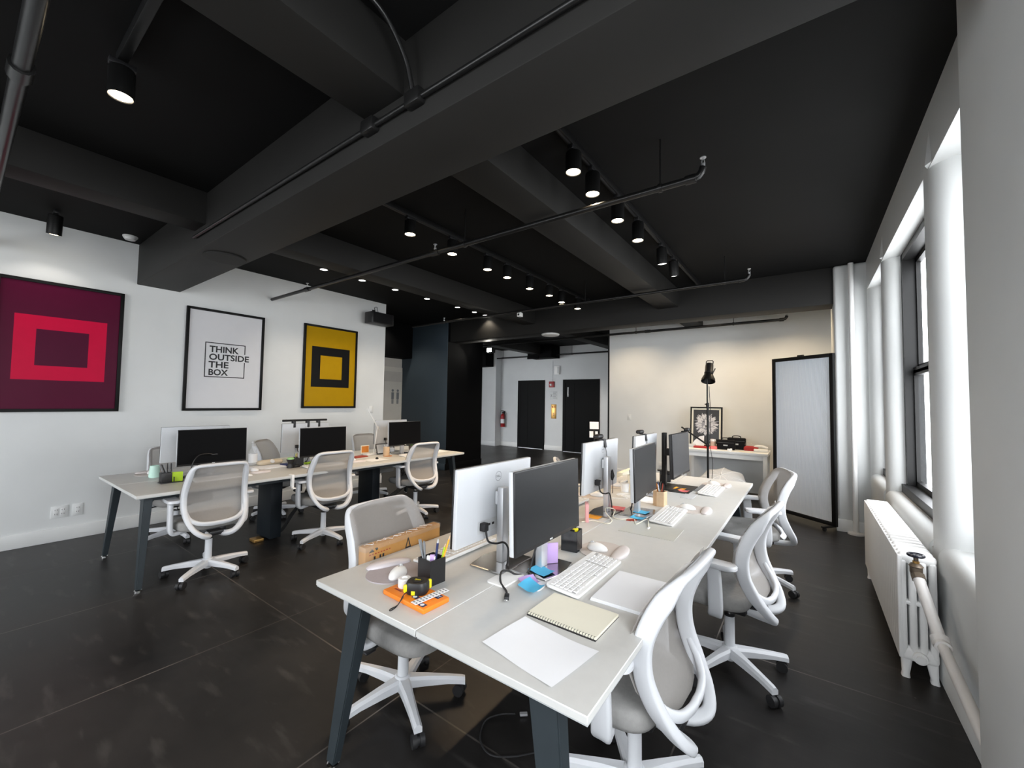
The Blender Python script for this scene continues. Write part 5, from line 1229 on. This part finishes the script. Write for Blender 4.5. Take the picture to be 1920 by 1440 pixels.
for x in (0.05, L-0.05):
    f = MB().bb(x-0.02,x+0.02,-0.16,0.16,0.036,z0+0.004,r=0.004).build('foot_bar', M_blackmetal, t)
    for y in (-0.13,0.13): MB().cyl((x-0.012,y,0.020),(x+0.012,y,0.020),0.020,16).bb(x-0.006,x+0.006,y-0.015,y+0.015,0.020,0.037).build('caster', M_rubber, f)

# ------------------------------------------------------------------ table at the back wall and its things
TX0, TX1, TY0, TY1, TH = -1.66, -0.475, 7.03, 7.66, 0.742
t = thing('side_table', 'white table against the back wall with boxes and bags on it', 'table', ((TX0+TX1)/2,TY0,0), 0)
W = TX1-TX0; Dp = TY1-TY0
MB().bb(-W/2,W/2,0,Dp,TH-0.04,TH,r=0.003).build('tabletop', M_trim, t)
MB().bb(-W/2+0.05,W/2-0.05,0.03,0.05,TH-0.11,TH-0.04).bb(-W/2+0.05,W/2-0.05,Dp-0.05,Dp-0.03,TH-0.11,TH-0.04).build('apron', M_trim, t)
for s2 in (-1,1):
    for y in (0.035,Dp-0.035): MB().box((s2*(W/2-0.035),y,(TH-0.04)/2),(0.055,0.055,TH-0.04),r=0.003).build('leg', M_trim, t)
MB().bb(-W/2+0.06,W/2-0.06,Dp-0.06,Dp-0.045,0.05,TH-0.10).build('back_panel', M_elevwall, t)
tz = TH
t = thing('framed_print', 'framed lion drawing with a white mane leaning on the back wall', 'picture', (-1.395,7.52,tz+0.006), 0)
R = Matrix.Rotation(-0.10,4,'X')
def LB(o): o.data.transform(R); return o
pw, ph = 0.50, 0.665
m = MB(); m.bb(-pw/2,-pw/2+0.022,-0.012,0.012,0,ph); m.bb(pw/2-0.022,pw/2,-0.012,0.012,0,ph); m.bb(-pw/2+0.022,pw/2-0.022,-0.012,0.012,0,0.022); m.bb(-pw/2+0.022,pw/2-0.022,-0.012,0.012,ph-0.022,ph); LB(m.build('picture_frame', M_artframe, t))
m = MB(); rnd = random.Random(3)
m.use(M_cream).bb(-pw/2+0.02,pw/2-0.02,-0.004,0.004,0.02,ph-0.02)
m.use(M_lionb).poly([(-0.20,-0.0045,0.05),(0.20,-0.0045,0.05),(0.20,-0.0045,ph-0.05),(-0.20,-0.0045,ph-0.05)])
c0 = Vector((0.0,-0.005,0.37))
m.use(M_liong).poly([((0.128+0.012*(q%2))*math.cos(q*PI/20),-0.0047,0.37+(0.135+0.012*(q%2))*math.sin(q*PI/20)) for q in range(40)])
for ring, (n, r0, r1, wd) in enumerate(((56,0.10,0.200,0.022),(52,0.08,0.180,0.020),(46,0.06,0.150,0.018),(36,0.05,0.115,0.016))):
    for j in range(n):
        a = 2*PI*j/n+rnd.uniform(-0.08,0.08); l = r1*rnd.uniform(0.85,1.05); b = a+rnd.uniform(-0.25,0.25)
        y = -0.0048-0.0003*ring-0.00001*j
        m.use(M_lionw if (j+ring)%3 else M_liong)
        p0 = Vector((c0.x+r0*math.cos(a),y,c0.z+r0*math.sin(a)*1.0)); p1 = Vector((c0.x+l*math.cos(b),y,c0.z+l*1.0*math.sin(b)))
        md = p0*0.5+p1*0.5; sd = Vector((-(p1-p0).z,0,(p1-p0).x)).normalized()*wd*0.5
        m.poly([p0,md+sd,p1,md-sd])
y = -0.0068
m.use(M_liong).poly([(0.066*math.cos(q*PI/8),y,0.370+0.095*math.sin(q*PI/8)) for q in range(16)])
m.use(M_lionw).poly([(-0.040,y-0.0003,0.305),(0.040,y-0.0003,0.305),(0.046,y-0.0003,0.335),(0.020,y-0.0003,0.36),(0.016,y-0.0003,0.45),(-0.016,y-0.0003,0.45),(-0.020,y-0.0003,0.36),(-0.046,y-0.0003,0.335)])
m.use(M_ink); m.poly([(-0.026,y-0.0005,0.352),(0.026,y-0.0005,0.352),(0.008,y-0.0005,0.328),(-0.008,y-0.0005,0.328)])
m.poly([(-0.003,y-0.0005,0.328),(0.003,y-0.0005,0.328),(0.003,y-0.0005,0.310),(-0.003,y-0.0005,0.310)])
for s2 in (-1,1):
    m.poly([(s2*0.052,y-0.0005,0.414),(s2*0.022,y-0.0005,0.398),(s2*0.026,y-0.0005,0.420)])
    m.poly([(s2*0.003,y-0.0005,0.310),(s2*0.028,y-0.0005,0.300),(s2*0.028,y-0.0005,0.305),(s2*0.003,y-0.0005,0.316)])
LB(m.build('print', None, t))
sheet('paper_sheet', 'white paper propped against the lion picture', 'paper', M_paper, [(-1.62,7.44),(-1.40,7.44),(-1.40,7.48),(-1.62,7.48)], z=tz+0.001)
o = bpy.data.objects[[q.name for q in bpy.data.objects if q.get('label') == 'white paper propped against the lion picture'][0]]
o.data.clear_geometry(); o.data.from_pydata([(-0.11,0,0),(0.10,0,0),(0.10,0.02,0.19),(0.02,0.02,0.165),(-0.05,0.015,0.10)],[],[(0,1,2,3,4)])
t = thing('paper_cup', 'paper cup with a white lid on the back table', 'cup', (-1.252,7.33,tz), 0)
MB().lathe([(0,0),(0.036,0),(0.046,0.115),(0,0.115)],20).build('cup_body', M_tan, t); MB().lathe([(0.049,0.113),(0.050,0.122),(0.044,0.128),(0.042,0.150),(0.0,0.152)],20).build('lid', M_white, t)
tag(MB().bb(-0.07,0.07,-0.05,0.05,0,0.05,r=0.004).build('grey_box', M_port, None, (-1.585,7.30,tz)), 'small grey box at the left end of the back table', 'box')
tag(MB().bb(-0.11,0.11,-0.06,0.06,0,0.03,r=0.006).build('red_pouch', M_redfab, None, (-1.42,7.28,tz), 0.1), 'red flat pouch in front of the lion picture', 'pouch')
tag(MB().bb(-0.055,0.055,-0.04,0.04,0,0.045,r=0.005).build('red_box', M_pink, None, (-1.23,7.22,tz), 0.0), 'red and white small box before the paper cup', 'box')
def bag(label, x, y, w, d, h):
    t = thing('carry_case', label, 'case', (x,y,tz), 0, 'black carry cases')
    MB().bb(-w/2,w/2,-d/2,d/2,0,h,r=0.02,seg=3).build('case_body', M_blackfab, t)
    m = MB(); m.tube(crom([(-w*0.22,0,h-0.006),(-w*0.2,0,h+0.022),(0,0,h+0.030),(w*0.2,0,h+0.022),(w*0.22,0,h-0.006)],5),0.007,8); m.build('handle', M_blackfab, t)
    MB().bb(-0.03,0.03,-d/2-0.003,-d/2+0.002,h*0.40,h*0.52).build('name_patch', M_port, t)
    m = MB(); m.bb(-w/2+0.01,w/2-0.01,-d/2-0.0015,d/2+0.0015,h*0.72,h*0.735,r=0.0005); m.build('zip', M_greyink, t)
bag('black carry case with a pale name patch, front left of the pair', -1.055, 7.28, 0.26, 0.10, 0.155)
bag('taller black carry case behind and right of the other', -0.925, 7.44, 0.26, 0.10, 0.185)
t = thing('red_bag', 'red bag with clear plastic on top beside the black cases', 'bag', (-0.72,7.40,tz), 0.0)
m = MB(); m.rings([[Vector((x,y,z)) for x,y in rrect(0.20*s2,0.14*s2,0.03*s2,3)] for z,s2 in ((0,0.9),(0.02,1.0),(0.055,0.95),(0.07,0.7))]); m.build('bag_body', M_redfab, t)
m = MB(); m.rings([[Vector((x,y,z)) for x,y in rrect(0.17*s2,0.11*s2,0.04*s2,3,-0.02+0.01*s2,0.01)] for z,s2 in ((0.068,0.8),(0.09,1.0),(0.115,0.8),(0.125,0.4))]); m.build('plastic_wrap', M_wrap, t)
t = thing('telephone', 'white telephone at the right end of the back table', 'telephone', (-0.585,7.33,tz), 0.1)
MB().bb(-0.10,0.10,-0.08,0.08,0,0.035,r=0.01,taper=1) if False else MB().box((0,0,0.02),(0.19,0.17,0.04),r=0.012).build('body', M_white, t)
m = MB(); m.tube(crom([(-0.09,0.04,0.05),(-0.06,0.045,0.072),(0.02,0.045,0.078),(0.09,0.04,0.052)],5),0.018,10); m.build('handset', M_white, t)
sheet('paper_sheet', 'small pinkish paper at the front edge of the back table', 'paper', M_cream, [(-0.86,7.08),(-0.66,7.07),(-0.65,7.16),(-0.85,7.17)], z=tz+0.001, curl=0.003)
tag(MB().box((0,0,0.015),(0.06,0.03,0.03),r=0.008).box((0.02,0.02,0.02),(0.03,0.03,0.03),r=0.008).build('tissue_ball', M_paper, None, (-0.985,7.13,tz)), 'crumpled white tissue in front of the black cases', 'tissue')
# ------------------------------------------------------------------ studio lamp on a stand
t = thing('studio_lamp', 'black studio lamp on a tall stand before the back table', 'studio lamp', (-1.105,6.1,0), 0)
MB().cyl((0,0,0.10),(0,0,1.46),0.014,12).cyl((-0.004,0,1.44),(-0.004,0,1.80),0.010,10).lathe([(0.02,1.42),(0.02,1.47),(0.012,1.475)],12).box((-0.022,0,1.455),(0.03,0.012,0.016),r=0.004).build('pole', M_blackmetal, t)
for a in (0.4,2.5,4.6):
    m = MB(); m.cyl((0,0,0.34),(0.34*math.cos(a),0.34*math.sin(a),0.012),0.010,8); m.build('tripod_leg', M_blackmetal, t)
R = Matrix.Rotation(-0.42,3,'X')
hd = Vector((0.008,0.03,1.845))
m = MB(); m.lathe([(0.045,0.04),(0.055,0.02),(0.085,-0.05),(0.090,-0.085),(0.086,-0.085),(0.08,-0.05),(0.04,0.02)],24,hd,R); m.build('reflector', M_blackmetal, t)
m = MB(); m.lathe([(0,0.03),(0.056,0.03),(0.058,0.05),(0.052,0.06),(0.052,0.16),(0.045,0.185),(0,0.188)],20,hd,R); m.build('lamp_body', M_blackplastic, t)
m = MB(); m.tube([hd+R@Vector(p) for p in ((-0.042,0,0.15),(-0.044,0,0.225),(-0.035,0,0.238),(0.035,0,0.238),(0.044,0,0.225),(0.042,0,0.15))],0.006,8); m.build('carry_handle', M_blackmetal, t)
m = MB(); m.cyl(hd+Vector((0.05,0,0.03)),hd+Vector((0.085,0,0.10)),0.007,8); m.build('tilt_lever', M_blackplastic, t)
m = MB(); m.cyl((0,0,0.90),(-0.34,0.0,1.13),0.011,10); m.box((0,0,0.90),(0.04,0.04,0.045),r=0.006); m.build('side_arm', M_blackmetal, t)
m = MB(); m.tube(crom([(0.02,0,1.70),(0.035,0,1.3),(0.03,0,0.9),(0.06,0,0.66),(0.05,0,0.4),(0.09,0,0.05),(0.2,0.1,0.006)],6),0.004,6); m.build('power_cord', M_rubber, t)
# translucent photo umbrella lying open on the floor before the table
t = thing('umbrella', 'open translucent white photo umbrella on the floor before the back table', 'umbrella', (-1.02,6.66,0.27), 0.0)
tip = Vector((0.0,0.10,0.38)); N = 8; R0_, Rz = 0.36, Matrix.Rotation(0.5,3,'X')
def um(a, f): 
    r = R0_*math.sin(f*PI/2*0.95); z = R0_*0.55*math.cos(f*PI/2*0.95)
    return Rz @ Vector((r*math.cos(a), r*math.sin(a), z))
m = MB()
for j in range(N):
    a0, a1 = 2*PI*j/N, 2*PI*(j+1)/N
    prev = None
    for q in range(7):
        f = q/6; p, r_ = um(a0,f), um(a1,f); md = (p+r_)/2*(1-0.05*f)
        cur = [m.bm.verts.new(v) for v in (p,md,r_)]
        if prev:
            for w in range(2):
                m.bm.faces.new((prev[w],prev[w+1],cur[w+1],cur[w]))
        prev = cur
bmesh.ops.remove_doubles(m.bm, verts=m.bm.verts[:], dist=1e-4)
m.build('canopy', M_umb, t, ang=180)
for j in range(N):
    m = MB(); m.tube([um(2*PI*j/N,q/6) for q in range(7)],0.003,5); m.build('rib', M_white, t)
MB().cyl(Rz@Vector((0,0,R0_*0.55+0.03)), Rz@Vector((0,0,-0.10)),0.005,8).build('shaft', M_satin, t)

# ------------------------------------------------------------------ light and camera
wd = bpy.data.worlds.new('sky'); S.world = wd; wd.use_nodes = True
nt = wd.node_tree; bg = nt.nodes['Background']
tc = nt.nodes.new('ShaderNodeTexCoord'); gr = nt.nodes.new('ShaderNodeTexGradient'); mp = nt.nodes.new('ShaderNodeMapping')
mp.inputs['Rotation'].default_value = (0, PI/2, 0); mp.inputs['Location'].default_value = (0.5,0,0)
rp = nt.nodes.new('ShaderNodeValToRGB'); rp.color_ramp.elements[0].color = (0.62,0.635,0.65,1); rp.color_ramp.elements[1].color = (0.93,0.96,1.0,1)
rp.color_ramp.elements[0].position = 0.35; rp.color_ramp.elements[1].position = 0.75
nt.links.new(tc.outputs['Generated'], mp.inputs['Vector']); nt.links.new(mp.outputs['Vector'], gr.inputs['Vector']); nt.links.new(gr.outputs['Fac'], rp.inputs['Fac']); nt.links.new(rp.outputs['Color'], bg.inputs['Color'])
bg.inputs['Strength'].default_value = SKY
# window portals guide the sky light through the openings
for n, (a, b) in OPEN.items():
    li = bpy.data.lights.new('window_portal','AREA'); li.shape = 'RECTANGLE'; li.size = HEAD-SILL; li.size_y = b-a
    li.cycles.is_portal = True
    o = bpy.data.objects.new('window_portal', li); C.objects.link(o); o.location = (0.83,(a+b)/2,(SILL+HEAD)/2); o.rotation_euler = (0,PI/2,0)
for n, (a, b) in NEAR.items():  # same for the added fill windows
    li = bpy.data.lights.new('window_portal','AREA'); li.shape = 'RECTANGLE'; li.size = b-a; li.size_y = 2.6
    li.cycles.is_portal = True
    o = bpy.data.objects.new('window_portal', li); C.objects.link(o); o.location = ((a+b)/2,-4.25,1.72); o.rotation_euler = (PI/2,0,0)
cam = bpy.data.cameras.new('camera'); cam.sensor_fit = 'HORIZONTAL'; cam.sensor_width = 36.0; cam.lens = 765.98/1920*36.0; cam.clip_start = 0.02; cam.clip_end = 200
co = bpy.data.objects.new('camera', cam); C.objects.link(co); S.camera = co
yaw, pitch, roll = 0.626028, 0.043109, 0.015346
fw = Vector((-math.sin(yaw)*math.cos(pitch), math.cos(yaw)*math.cos(pitch), math.sin(pitch))); rt = Vector((math.cos(yaw), math.sin(yaw), 0)); up = rt.cross(fw)
rt2 = rt*math.cos(roll)+up*math.sin(roll); up2 = -rt*math.sin(roll)+up*math.cos(roll)
Mx = Matrix((rt2, up2, -fw)).transposed().to_4x4(); Mx.translation = Vector((0,0,H)); co.matrix_world = Mx
S.view_settings.view_transform = 'Standard'; S.view_settings.look = 'None'; S.view_settings.exposure = 0.0; S.view_settings.gamma = 1.0
S.cycles.use_denoising = True
S.cycles.max_bounces = 10; S.cycles.diffuse_bounces = 5; S.cycles.transparent_max_bounces = 12; S.cycles.sample_clamp_indirect = 6.0
S.cycles.caustics_reflective = False; S.cycles.caustics_refractive = False
